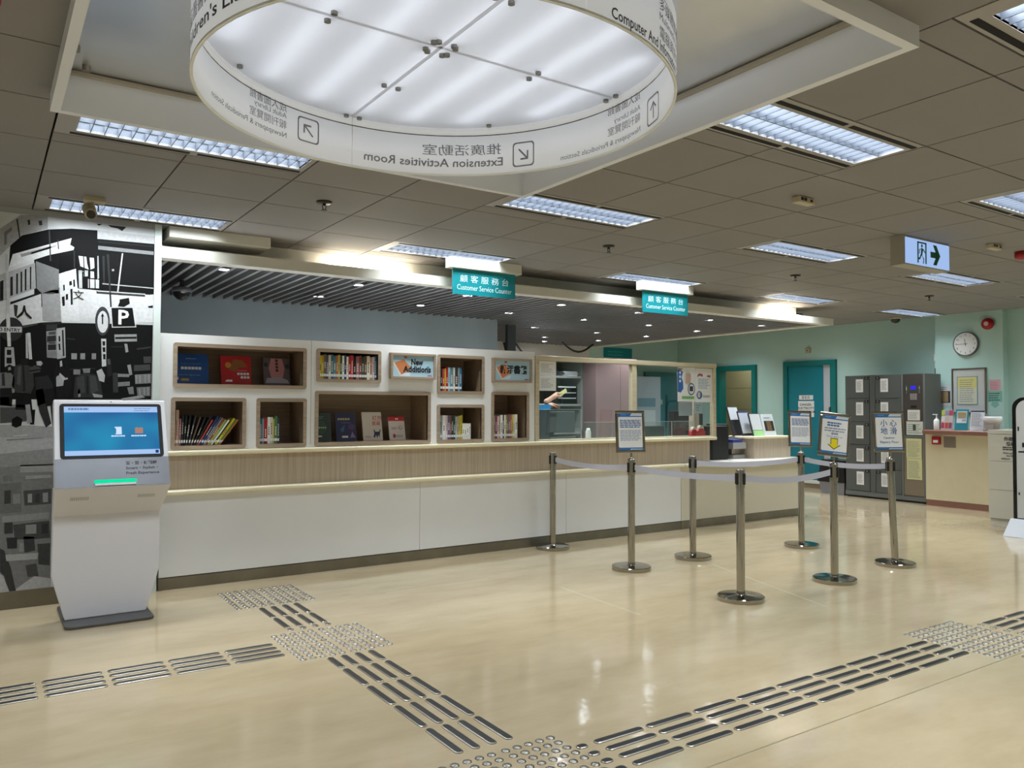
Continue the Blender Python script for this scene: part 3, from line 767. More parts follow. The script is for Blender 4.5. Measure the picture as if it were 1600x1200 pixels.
# ------------------------------------------------------------------ mural print
def gtone(v):
    q = v if v > 100 else int(v*0.75)
    return M('mural_tone_%d' % v, '#%02x%02x%02x' % (q, q, q), 0.6, noise=0.10, nscale=45, spec=0.12)
MUR = [(20,1,[(0.147,2.564),(0.217,2.646),(0.374,2.709),(0.526,2.735),(0.694,2.744),(0.695,2.68),(1.09,2.688),(1.09,2.296),(1.041,2.285),(0.69,2.294),(0.572,2.297),(0.553,2.447),(0.444,2.386),(0.454,2.149),(0.3,2.138),(0.293,2.507),(0.14,2.405)]),
(205,2,[(0.163,2.505),(0.527,2.665),(0.517,2.614),(0.545,2.598),(0.539,2.578),(0.383,2.523),(0.14,2.405)]),
(120,2,[(0.304,2.471),(0.449,2.424),(0.452,2.249),(0.345,2.24),(0.313,2.274)]),
(160,2,[(0.09,2.352),(0.299,2.458),(0.308,2.274),(0.094,2.159)]),
(40,3,[(0.091,2.303),(0.111,2.317),(0.113,2.172),(0.093,2.165)]),
(45,3,[(0.151,2.339),(0.166,2.347),(0.169,2.213),(0.154,2.206)]),
(45,3,[(0.186,2.367),(0.197,2.372),(0.199,2.228),(0.189,2.221)]),
(45,3,[(0.212,2.382),(0.222,2.389),(0.225,2.242),(0.215,2.235)]),
(45,3,[(0.237,2.403),(0.248,2.41),(0.25,2.257),(0.24,2.25)]),
(45,3,[(0.268,2.424),(0.277,2.429),(0.279,2.269),(0.271,2.262)]),
(195,2,[(0.094,2.141),(0.34,2.246),(0.349,2.043),(0.097,1.978)]),
(30,3,[(0.154,2.163),(0.34,2.252),(0.34,2.237),(0.155,2.145)]),
(150,2,[(0.345,2.24),(0.468,2.3),(0.478,2.038),(0.354,2.043)]),
(210,3,[(0.45,2.393),(0.558,2.441),(0.587,2.058),(0.472,2.038)]),
(200,2,[(0.583,2.285),(0.69,2.288),(1.09,2.289),(1.093,2.077),(0.705,2.053),(0.587,2.064)]),
(190,3,[(0.573,2.538),(0.624,2.537),(0.63,2.487),(0.642,2.443),(0.586,2.463)]),
(185,3,[(0.646,2.533),(0.674,2.534),(0.681,2.46),(0.653,2.444)]),
(180,3,[(0.609,2.434),(0.637,2.436),(0.637,2.392),(0.609,2.389)]),
(180,3,[(0.575,2.43),(0.597,2.432),(0.602,2.3),(0.58,2.3)]),
(190,3,[(0.653,2.432),(0.676,2.431),(0.679,2.383),(0.654,2.381)]),
(190,3,[(0.638,2.373),(0.711,2.373),(0.712,2.309),(0.639,2.305)]),
(70,3,[(0.695,2.289),(1.029,2.297),(1.029,2.271),(0.696,2.269)]),
(190,4,[(0.701,2.293),(1.029,2.295),(1.029,2.287),(0.701,2.285)]),
(120,2,[(0.701,2.629),(1.085,2.628),(1.085,2.601),(0.702,2.601)]),
(170,3,[(0.734,2.35),(1.089,2.346),(1.089,2.339),(0.734,2.342)]),
(190,3,[(0.862,2.589),(0.871,2.59),(0.84,2.255),(0.83,2.255)]),
(60,4,[(0.759,2.571),(0.774,2.573),(0.8,2.175),(0.789,2.174)]),
(22,1,[(0.097,1.966),(0.344,2.03),(0.705,2.046),(1.087,2.057),(1.084,1.482),(0.106,1.474)]),
(25,3,[(0.852,2.237),(0.916,2.255),(0.923,2.21),(0.882,2.181),(0.841,2.184),(0.852,2.217)]),
(25,3,[(1.049,2.2),(1.085,2.209),(1.085,2.189),(1.055,2.188)]),
(130,3,[(0.377,1.976),(0.441,1.986),(0.45,1.775),(0.385,1.779)]),
(60,4,[(0.383,1.933),(0.439,1.942),(0.44,1.899),(0.383,1.89)]),
(50,4,[(0.389,1.872),(0.44,1.877),(0.441,1.837),(0.39,1.832)]),
(165,4,[(0.441,1.992),(0.495,2.004),(0.504,1.783),(0.45,1.769)]),
(170,3,[(0.251,1.945),(0.261,1.948),(0.27,1.768),(0.256,1.768)]),
(185,3,[(0.261,1.951),(0.28,1.952),(0.294,1.763),(0.275,1.762)]),
(160,3,[(0.128,1.841),(0.181,1.844),(0.193,1.711),(0.13,1.703)]),
(30,4,[(0.14,1.824),(0.167,1.825),(0.167,1.789),(0.141,1.788)]),
(30,4,[(0.139,1.769),(0.17,1.771),(0.171,1.728),(0.14,1.727)]),
(195,4,[(0.732,1.933),(0.766,1.934),(0.77,1.729),(0.741,1.724)]),
(150,3,[(0.821,1.969),(0.974,1.98),(0.977,1.925),(0.824,1.914)]),
(30,4,[(0.827,1.95),(0.974,1.961),(0.974,1.945),(0.827,1.935)]),
(150,3,[(0.89,1.902),(0.91,1.903),(0.919,1.842),(0.9,1.836)]),
(140,3,[(0.912,1.74),(0.936,1.747),(0.949,1.67),(0.929,1.663)]),
(140,3,[(0.539,1.816),(0.575,1.817),(0.575,1.773),(0.54,1.772)]),
(135,3,[(0.597,1.818),(0.628,1.82),(0.629,1.775),(0.598,1.774)]),
(130,3,[(0.672,1.821),(0.7,1.822),(0.701,1.778),(0.672,1.777)]),
(120,3,[(0.555,1.697),(0.599,1.698),(0.599,1.661),(0.555,1.66)]),
(130,3,[(0.849,1.674),(0.931,1.673),(0.926,1.65),(0.85,1.65)]),
(125,3,[(0.85,1.609),(0.932,1.617),(0.933,1.585),(0.851,1.577)]),
(120,3,[(0.967,1.67),(1.081,1.68),(1.08,1.607),(0.97,1.598)]),
(110,3,[(0.98,1.573),(1.076,1.581),(1.077,1.508),(0.987,1.507)]),
(90,3,[(0.96,1.742),(1.074,1.752),(1.074,1.706),(0.96,1.696)]),
(120,3,[(0.915,1.571),(0.956,1.579),(0.963,1.52),(0.928,1.52)]),
(150,4,[(0.875,1.487),(1.017,1.514),(1.041,1.497),(0.887,1.468)]),
(105,4,[(0.103,1.66),(0.163,1.668),(0.19,1.632),(0.187,1.523),(0.106,1.51)]),
(30,5,[(0.134,1.703),(0.157,1.722),(0.188,1.705),(0.184,1.662),(0.143,1.661)]),
(25,4,[(0.105,1.528),(0.181,1.523),(0.178,1.426),(0.107,1.432)]),
(70,4,[(0.188,1.711),(0.234,1.73),(0.297,1.708),(0.31,1.574),(0.29,1.512),(0.197,1.523),(0.175,1.571)]),
(35,5,[(0.223,1.76),(0.254,1.774),(0.273,1.75),(0.265,1.719),(0.226,1.72)]),
(25,4,[(0.202,1.523),(0.29,1.518),(0.302,1.402),(0.199,1.402)]),
(85,5,[(0.276,1.695),(0.312,1.721),(0.35,1.703),(0.345,1.673),(0.282,1.659)]),
(50,4,[(0.314,1.635),(0.393,1.649),(0.426,1.588),(0.434,1.477),(0.334,1.427),(0.321,1.525)]),
(150,5,[(0.319,1.752),(0.343,1.765),(0.36,1.735),(0.349,1.716),(0.323,1.721)]),
(30,4,[(0.44,1.712),(0.461,1.769),(0.504,1.764),(0.533,1.69),(0.546,1.578),(0.525,1.49),(0.449,1.489),(0.426,1.613)]),
(170,5,[(0.461,1.75),(0.479,1.761),(0.484,1.72),(0.467,1.713)]),
(160,5,[(0.457,1.651),(0.496,1.633),(0.491,1.577),(0.448,1.57),(0.445,1.638)]),
(60,4,[(0.567,1.641),(0.621,1.674),(0.7,1.663),(0.735,1.607),(0.748,1.518),(0.714,1.492),(0.558,1.49)]),
(120,5,[(0.61,1.718),(0.637,1.738),(0.665,1.719),(0.661,1.675),(0.621,1.674)]),
(175,5,[(0.705,1.689),(0.739,1.709),(0.763,1.658),(0.758,1.607),(0.724,1.619)]),
(80,5,[(0.788,2.068),(0.787,2.04),(0.783,2.013),(0.775,1.99),(0.765,1.972),(0.753,1.96),(0.741,1.956),(0.728,1.959),(0.716,1.969),(0.706,1.986),(0.698,2.008),(0.692,2.034),(0.69,2.062),(0.691,2.09),(0.696,2.116),(0.703,2.139),(0.713,2.157),(0.724,2.169),(0.737,2.174),(0.75,2.171),(0.762,2.161),(0.772,2.145),(0.781,2.123),(0.786,2.097)]),
(205,6,[(0.778,2.062),(0.777,2.041),(0.774,2.021),(0.768,2.004),(0.761,1.99),(0.752,1.981),(0.743,1.978),(0.733,1.98),(0.724,1.988),(0.717,2),(0.711,2.017),(0.707,2.036),(0.705,2.058),(0.706,2.079),(0.709,2.099),(0.715,2.116),(0.722,2.13),(0.731,2.138),(0.74,2.142),(0.749,2.14),(0.758,2.132),(0.766,2.12),(0.772,2.103),(0.776,2.084)]),
(30,7,[(0.735,2.042),(0.734,2.099),(0.727,2.099),(0.738,2.125),(0.75,2.1),(0.743,2.1),(0.744,2.042)]),
(210,5,[(0.792,2.174),(0.947,2.186),(0.971,2.033),(0.803,2.02)]),
(25,6,[(0.797,2.169),(0.942,2.18),(0.963,2.039),(0.809,2.027)]),
(60,6,[(0.235,1.974),(0.233,1.955),(0.228,1.937),(0.22,1.92),(0.209,1.906),(0.195,1.895),(0.18,1.888),(0.165,1.885),(0.149,1.887),(0.134,1.892),(0.12,1.901),(0.109,1.914),(0.1,1.93),(0.094,1.947),(0.092,1.966),(0.094,1.985),(0.098,2.003),(0.106,2.019),(0.117,2.033),(0.131,2.044),(0.145,2.052),(0.161,2.055),(0.177,2.054),(0.192,2.049),(0.206,2.039),(0.218,2.027),(0.227,2.011),(0.233,1.993)]),
(190,7,[(0.092,1.984),(0.227,1.992),(0.228,1.952),(0.093,1.944)]),
(175,7,[(0.118,2.5),(0.133,2.501),(0.165,1.849),(0.145,1.848)]),
(200,8,[(0.13,2.077),(0.151,2.078),(0.162,1.849),(0.144,1.848)]),
(60,3,[(0.175,2.147),(0.201,2.143),(0.195,2.057),(0.182,2.068)]),
(95,3,[(0.107,1.437),(0.254,1.437),(0.272,1.387),(0.269,1.319),(0.11,1.305)]),
(120,4,[(0.107,1.44),(0.258,1.437),(0.258,1.417),(0.107,1.417)]),
(15,4,[(0.179,1.334),(0.21,1.357),(0.243,1.334),(0.237,1.289),(0.205,1.274),(0.179,1.289)]),
(25,3,[(0.28,1.402),(0.32,1.402),(0.315,1.295),(0.289,1.296)]),
(60,4,[(0.317,1.54),(0.363,1.556),(0.421,1.302),(0.388,1.272),(0.346,1.387)]),
(70,4,[(0.412,1.433),(0.448,1.441),(0.45,1.294),(0.428,1.287)]),
(165,1,[(0.091,1.275),(0.451,1.271),(0.455,1.031),(0.096,1.029)]),
(150,2,[(0.091,1.298),(0.45,1.279),(0.452,1.201),(0.093,1.208)]),
(135,2,[(0.095,1.089),(0.453,1.124),(0.455,1),(0.097,0.999)]),
(120,1,[(0.096,1.026),(0.455,1.028),(0.446,0.601),(0.435,0.1),(0.113,0.108)]),
(150,2,[(0.236,1.009),(0.455,1.008),(0.456,0.954),(0.237,0.956)]),
(105,2,[(0.099,0.88),(0.244,0.887),(0.248,0.676),(0.103,0.672)]),
(100,3,[(0.258,0.826),(0.429,0.832),(0.431,0.724),(0.267,0.72)]),
(140,3,[(0.134,0.654),(0.419,0.664),(0.419,0.618),(0.135,0.61)]),
(95,3,[(0.199,0.59),(0.42,0.603),(0.428,0.479),(0.213,0.484)]),
(85,3,[(0.264,0.502),(0.329,0.496),(0.338,0.396),(0.273,0.388)]),
(90,3,[(0.35,0.441),(0.429,0.441),(0.428,0.281),(0.359,0.296)]),
(165,4,[(0.158,0.384),(0.358,0.379),(0.352,0.334),(0.165,0.339)]),
(80,3,[(0.126,0.432),(0.151,0.415),(0.192,0.291),(0.226,0.123),(0.182,0.117),(0.155,0.236),(0.129,0.269)]),
(175,4,[(0.11,0.271),(0.148,0.237),(0.188,0.12),(0.113,0.115)]),
(175,4,[(0.226,0.138),(0.334,0.215),(0.434,0.188),(0.435,0.1),(0.227,0.111)]),
(100,4,[(0.281,0.297),(0.346,0.305),(0.361,0.212),(0.295,0.212)]),
(150,1,[(0.084,2.677),(0.144,2.734),(0.204,2.791),(0.372,2.815),(0.374,2.715),(0.217,2.646),(0.147,2.564),(0.087,2.484)]),
(110,2,[(0.109,2.656),(0.155,2.699),(0.155,2.675),(0.125,2.64),(0.126,2.574),(0.111,2.56)]),
(70,2,[(0.247,2.76),(0.262,2.765),(0.266,2.732),(0.252,2.724)]),
(70,2,[(0.315,2.763),(0.336,2.77),(0.34,2.736),(0.321,2.731)]),
(80,2,[(0.179,2.757),(0.189,2.761),(0.207,2.632),(0.199,2.625)]),
(60,2,[(0.761,2.794),(0.89,2.795),(0.861,2.759),(0.831,2.775),(0.785,2.779)]),
(60,2,[(0.687,2.792),(0.727,2.797),(0.704,2.779)]),
(175,2,[(0.694,2.744),(1.089,2.748),(1.09,2.688),(0.695,2.68)]),
(45,3,[(0.7,2.668),(1.084,2.674),(1.084,2.661),(0.701,2.652)]),
(90,3,[(0.38,2.703),(0.387,2.704),(0.4,2.481),(0.391,2.48)]),
(70,3,[(0.435,2.642),(0.441,2.645),(0.448,2.574),(0.441,2.571)]),
(140,3,[(0.21,2.51),(0.398,2.593),(0.398,2.575),(0.215,2.489)]),
(165,3,[(0.272,2.529),(0.43,2.603),(0.43,2.591),(0.274,2.515)]),
(12,2,[(0.447,2.524),(0.568,2.55),(0.569,2.442),(0.455,2.399)]),
(60,3,[(0.54,2.572),(0.548,2.573),(0.553,2.447),(0.544,2.444)]),
(130,3,[(0.575,2.424),(0.633,2.432),(0.633,2.427),(0.575,2.418)]),
(15,4,[(0.603,2.541),(0.609,2.542),(0.622,2.301),(0.615,2.301)]),
(15,4,[(0.637,2.545),(0.644,2.546),(0.653,2.304),(0.645,2.303)]),
(15,4,[(0.677,2.536),(0.682,2.537),(0.69,2.301),(0.683,2.3)]),
(170,3,[(0.697,2.551),(0.704,2.552),(0.711,2.386),(0.7,2.372)]),
(150,4,[(0.796,2.463),(0.811,2.464),(0.811,2.449),(0.796,2.447)]),
(60,3,[(0.731,2.555),(0.745,2.557),(0.75,2.351),(0.739,2.35)]),
(30,4,[(0.478,2.314),(0.487,2.317),(0.49,2.277),(0.481,2.27)]),
(30,4,[(0.496,2.246),(0.51,2.251),(0.511,2.21),(0.498,2.203)]),
(30,4,[(0.516,2.342),(0.532,2.35),(0.535,2.319),(0.518,2.312)]),
(30,4,[(0.541,2.357),(0.552,2.362),(0.555,2.308),(0.544,2.305)]),
(30,4,[(0.471,2.226),(0.488,2.232),(0.492,2.164),(0.477,2.157)]),
(30,4,[(0.525,2.287),(0.538,2.291),(0.542,2.175),(0.529,2.17)]),
(45,3,[(0.354,2.031),(0.472,2.044),(0.478,2.026),(0.355,2.012)]),
(90,3,[(0.229,1.996),(0.323,2.022),(0.325,2.014),(0.232,1.984)]),
(110,3,[(0.355,2.266),(0.457,2.287),(0.457,2.279),(0.356,2.258)]),
(100,3,[(0.377,2.249),(0.425,2.255),(0.425,2.244),(0.377,2.238)]),
(70,3,[(0.376,2.019),(0.445,2.024),(0.446,1.98),(0.377,1.97)]),
(95,4,[(0.393,1.965),(0.436,1.971),(0.436,1.948),(0.393,1.944)]),
(95,4,[(0.394,1.89),(0.437,1.895),(0.437,1.88),(0.394,1.877)]),
(120,4,[(0.385,1.822),(0.443,1.829),(0.446,1.787),(0.387,1.782)]),
(40,5,[(0.455,1.937),(0.465,1.94),(0.468,1.9),(0.457,1.897)]),
(40,5,[(0.455,1.881),(0.466,1.884),(0.47,1.838),(0.46,1.835)]),
(60,5,[(0.475,1.982),(0.486,1.985),(0.496,1.795),(0.485,1.791)]),
(20,5,[(0.741,1.914),(0.759,1.915),(0.76,1.883),(0.744,1.881)]),
(20,5,[(0.742,1.869),(0.761,1.87),(0.762,1.835),(0.746,1.833)]),
(20,5,[(0.747,1.818),(0.763,1.819),(0.764,1.78),(0.749,1.778)]),
(60,2,[(0.507,1.927),(0.562,1.924),(0.562,1.915),(0.507,1.917)]),
(60,2,[(0.799,1.878),(0.881,1.882),(0.881,1.875),(0.8,1.872)]),
(50,2,[(0.522,1.702),(0.699,1.714),(0.7,1.705),(0.522,1.692)]),
(85,3,[(1.024,1.81),(1.079,1.814),(1.08,1.765),(1.028,1.76)]),
(70,3,[(0.976,1.873),(1.078,1.891),(1.078,1.878),(0.976,1.86)]),
(70,3,[(0.814,1.679),(0.849,1.68),(0.854,1.532),(0.819,1.531)]),
(145,4,[(0.969,1.664),(0.979,1.664),(0.982,1.605),(0.973,1.605)]),
(150,4,[(0.997,1.667),(1.005,1.667),(1.008,1.608),(1,1.608)]),
(145,4,[(1.033,1.671),(1.042,1.671),(1.043,1.61),(1.035,1.61)]),
(150,4,[(1.06,1.674),(1.069,1.674),(1.07,1.614),(1.062,1.613)]),
(140,4,[(0.995,1.566),(1.004,1.566),(1.011,1.514),(1,1.514)]),
(140,4,[(1.028,1.571),(1.038,1.571),(1.041,1.515),(1.031,1.514)]),
(140,4,[(1.055,1.574),(1.063,1.574),(1.065,1.515),(1.058,1.515)]),
(60,5,[(0.113,1.654),(0.128,1.661),(0.135,1.57),(0.117,1.57)]),
(140,6,[(0.149,1.697),(0.163,1.706),(0.169,1.686),(0.153,1.677)]),
(130,6,[(0.176,1.547),(0.191,1.55),(0.192,1.523),(0.179,1.518)]),
(45,5,[(0.234,1.718),(0.245,1.721),(0.258,1.536),(0.243,1.53)]),
(100,5,[(0.209,1.705),(0.229,1.712),(0.227,1.572),(0.204,1.584)]),
(165,6,[(0.325,1.756),(0.344,1.761),(0.351,1.734),(0.332,1.724)]),
(20,7,[(0.312,1.77),(0.332,1.777),(0.359,1.765),(0.354,1.753),(0.319,1.748)]),
(35,6,[(0.277,1.683),(0.348,1.695),(0.348,1.685),(0.279,1.671)]),
(20,6,[(0.451,1.756),(0.466,1.769),(0.469,1.701),(0.455,1.669)]),
(20,6,[(0.481,1.764),(0.497,1.762),(0.509,1.696),(0.491,1.702)]),
(175,7,[(0.468,1.67),(0.506,1.633),(0.517,1.637),(0.521,1.625),(0.49,1.617),(0.463,1.651)]),
(20,6,[(0.607,1.724),(0.637,1.744),(0.668,1.726),(0.663,1.709),(0.612,1.705)]),
(80,6,[(0.578,1.635),(0.622,1.655),(0.635,1.529),(0.585,1.516)]),
(85,6,[(0.661,1.656),(0.7,1.651),(0.719,1.543),(0.669,1.517)]),
(140,6,[(0.585,1.547),(0.601,1.554),(0.604,1.497),(0.589,1.493)]),
(40,6,[(0.639,1.655),(0.65,1.656),(0.658,1.517),(0.644,1.516)]),
(45,4,[(0.766,1.787),(0.801,1.782),(0.809,1.66),(0.78,1.646)]),
(100,5,[(0.776,1.781),(0.792,1.785),(0.799,1.743),(0.781,1.739)]),
(150,5,[(0.68,1.523),(0.748,1.511),(0.748,1.492),(0.692,1.494)]),
(150,4,[(0.106,1.492),(0.156,1.508),(0.164,1.44),(0.107,1.437)]),
(35,5,[(0.105,1.552),(0.174,1.556),(0.176,1.493),(0.106,1.489)]),
(30,5,[(0.37,1.548),(0.429,1.557),(0.438,1.433),(0.385,1.425)]),
(140,5,[(0.258,1.437),(0.286,1.44),(0.302,1.311),(0.273,1.303)]),
(20,4,[(0.442,1.588),(0.445,1.588),(0.447,1.495),(0.437,1.495)]),
(175,3,[(0.187,1.221),(0.277,1.227),(0.277,1.215),(0.19,1.212)]),
(120,3,[(0.15,1.192),(0.369,1.203),(0.369,1.197),(0.15,1.183)]),
(110,3,[(0.135,0.938),(0.192,0.938),(0.193,0.898),(0.136,0.896)]),
(150,4,[(0.269,0.932),(0.427,0.932),(0.428,0.909),(0.27,0.907)]),
(85,4,[(0.144,0.833),(0.182,0.834),(0.183,0.741),(0.145,0.74)]),
(130,4,[(0.195,0.807),(0.239,0.809),(0.241,0.737),(0.196,0.737)]),
(150,4,[(0.285,0.802),(0.311,0.802),(0.312,0.74),(0.286,0.74)]),
(80,4,[(0.33,0.799),(0.357,0.799),(0.358,0.737),(0.332,0.737)]),
(140,4,[(0.376,0.804),(0.409,0.806),(0.411,0.738),(0.378,0.736)]),
(80,4,[(0.148,0.609),(0.198,0.608),(0.2,0.53),(0.149,0.531)]),
(140,4,[(0.276,0.583),(0.341,0.583),(0.342,0.517),(0.277,0.518)]),
(75,4,[(0.374,0.583),(0.413,0.583),(0.415,0.511),(0.375,0.512)]),
(140,4,[(0.239,0.459),(0.265,0.458),(0.266,0.396),(0.241,0.397)]),
(70,4,[(0.162,0.503),(0.226,0.5),(0.227,0.422),(0.17,0.425)])]
t = thing('street_mural', 'large black and white mural of an old street with shop signs', 'mural', (0.0, 6.6, 0.13))
box(-3.55, 6.597, 0.125, 1.088, 6.5995, 2.80).build('print_sheet', M('mural_sheet', '#c3c5c5', 0.38, noise=0.12, nscale=3), t)
for gv, ly, pl in MUR:
    yy = 6.5966-0.0003*ly
    g = G(); g.add([(a, yy, b) for a, b in pl], [tuple(range(len(pl)))])
    g.build('print_shape', gtone(gv), t)
text('P', 0.155, gtone(225), t, (0.838, 6.594, 2.05), bold=0.02, name='print_letter')
text('NO ENTRY', 0.034, gtone(25), t, (0.062, 6.594, 1.955), w=0.155, bold=0.02, name='print_letter')
text('文', 0.075, gtone(35), t, (0.54, 6.594, 2.22), name='print_letter')
text('人', 0.10, gtone(35), t, (0.19, 6.594, 2.06), name='print_letter', bold=0.02)

# ------------------------------------------------------------------ long service counter
ct = thing('service_counter', 'long white service counter with wood apron and steel kick plate', 'counter', (4.2, 6.62, 0))
SEAM = (1.16, 3.42, 5.15, 6.86)
box(1.16, 6.635, 0.0, 6.86, 6.66, 0.095).build('kick_plate', SATIN, ct)
box(1.16, 6.62, 0.0, 6.86, 6.636, 0.09).build('kick_plate', SATIN, ct)
for a, c in zip(SEAM[:-1], SEAM[1:]):
    box(a+0.0015, 6.62, 0.098, c-0.0015, 6.66, 0.735).build('front_panel', WHITE_LAM, ct, bevel=0.001)
G().box(1.16, 6.55, 0.735, 6.86, 6.70, 0.772).build('lower_ledge', IVORY, ct, bevel=0.012, seg=3)
for a, c in zip((1.16, 4.35, 6.2), (4.35, 6.2, 7.39)):
    box(a+0.001, 6.65, 0.772, c-0.001, 6.68, 1.04).build('wood_apron', WOOD, ct)
box(1.16, 6.59, 1.04, 7.46, 7.05, 1.078).build('upper_ledge', IVORY, ct, bevel=0.012, seg=3)
box(1.16, 6.68, 0.0, 7.39, 7.0, 1.04).build('carcass', WHITE_LAM, ct)
# lower desk at the right end
dt = thing('low_desk', 'low cream end desk of the counter with white top behind the stanchions', 'counter', (7.98, 6.62, 0))
box(6.865, 6.62, 0.0, 9.08, 6.64, 0.095).build('kick_plate', SATIN, dt)
CR2 = M('warm_cream_panel', '#d9d3bf', 0.4)
box(6.865, 6.62, 0.098, 7.95, 6.66, 0.73).build('front_panel', CR2, dt)
box(7.953, 6.62, 0.098, 9.08, 6.66, 0.73).build('front_panel', CR2, dt)
box(9.06, 6.64, 0.0, 9.08, 7.45, 0.73).build('end_panel', CR2, dt)
G().box(6.865, 6.50, 0.735, 9.15, 6.648, 0.772).box(7.40, 6.648, 0.735, 9.15, 7.45, 0.772).build('desk_top', M('white_top', '#e4e2d6', 0.25), dt, bevel=0.01, seg=3)
pd = thing('wood_pedestal', 'wood pedestal box with pale top on the low desk', 'cabinet', (8.7, 6.9, 0.772))
box(8.34, 6.75, 0.772, 9.08, 7.12, 1.03).build('body', WOOD, pd)
box(8.30, 6.72, 1.03, 9.11, 7.14, 1.06).build('top', IVORY, pd, bevel=0.008)

# ------------------------------------------------------------------ display bookcase
bc = thing('display_bookcase', 'white display bookcase with wood lined niches standing on the counter', 'bookcase', (2.96, 6.66, 1.078))
NI = {'n1': (1.25, 1.58, 2.33, 1.935), 'n2': (1.24, 1.085, 1.82, 1.50), 'n3': (1.905, 1.085, 2.335, 1.50), 'n4': (2.42, 1.645, 3.03, 1.94), 'n5': (2.41, 1.085, 3.545, 1.57), 'n6': (3.615, 1.555, 4.145, 1.935), 'n7': (3.615, 1.085, 4.145, 1.455), 'n8': (4.23, 1.085, 4.69, 1.585)}
BX0, BX1, BZ0, BZ1, FY = 1.15, 4.765, 1.078, 2.005, 6.66
IN = 0.03
xs = sorted(set([BX0, BX1]+[v[0]+IN for v in NI.values()]+[v[2]-IN for v in NI.values()]))
zs = sorted(set([BZ0, BZ1]+[v[1]+IN for v in NI.values()]+[v[3]-IN for v in NI.values()]))
g = G()
for a, c in zip(xs[:-1], xs[1:]):
    for e_, f_ in zip(zs[:-1], zs[1:]):
        mx_, mz_ = (a+c)/2, (e_+f_)/2
        if not any(v[0]+IN < mx_ < v[2]-IN and v[1]+IN < mz_ < v[3]-IN for v in NI.values()):
            g.add([(a, FY, e_), (c, FY, e_), (c, FY, f_), (a, FY, f_)], [(0, 1, 2, 3)])
g.build('face_panel', WHITE_LAM, bc)
G().box(BX0, FY+0.001, BZ1-0.02, BX1, FY+0.40, BZ1).box(BX0, FY+0.001, BZ0, BX0+0.02, FY+0.4, BZ1-0.02).box(BX1-0.02, FY+0.001, BZ0, BX1, FY+0.4, BZ1-0.02).box(BX0, FY+0.38, BZ0, BX1, FY+0.4, BZ1).build('carcass', WHITE_LAM, bc)
box(2.372, FY-0.0012, BZ0+0.02, 2.376, FY, BZ1).build('panel_seam', M('seam_grey', '#a5a59b', 0.5), bc)
ND = 0.35
for v in NI.values():
    a, e_, c, f_ = v
    def rr4(i, r_):
        x0, z0, x1, z1 = a+i, e_+i, c-i, f_-i; out = []
        for cx, cz, st in ((x1-r_, z0+r_, -90), (x1-r_, z1-r_, 0), (x0+r_, z1-r_, 90), (x0+r_, z0+r_, 180)):
            for q in (0, 30, 60, 90):
                tt = math.radians(st+q); out.append((cx+r_*math.cos(tt), cz+r_*math.sin(tt)))
        return out
    o_, i_ = rr4(0, 0.018), rr4(IN, 0.002); n = len(o_); g = G()
    y0 = FY-0.012
    vs = [(p_[0], y0, p_[1]) for p_ in o_]+[(p_[0], y0, p_[1]) for p_ in i_]+[(p_[0], FY+0.001, p_[1]) for p_ in o_]+[(p_[0], FY+0.02, p_[1]) for p_ in i_]
    fs = []
    for j in range(n):
        q = (j+1) % n
        fs += [(j, q, n+q, n+j), (2*n+j, 2*n+q, q, j), (n+j, n+q, 3*n+q, 3*n+j)]
    g.add(vs, fs).build('niche_frame', WOOD_H, bc)
    x0, z0, x1, z1 = a+IN, e_+IN, c-IN, f_-IN
    g = G(); y1 = FY+ND
    g.add([(x0, FY, z0), (x1, FY, z0), (x1, y1, z0), (x0, y1, z0), (x0, FY, z1), (x1, FY, z1), (x1, y1, z1), (x0, y1, z1)], [(0, 1, 2, 3), (4, 5, 6, 7), (0, 3, 7, 4), (1, 2, 6, 5), (2, 3, 7, 6)])
    g.build('niche_lining', WOOD_IN, bc)
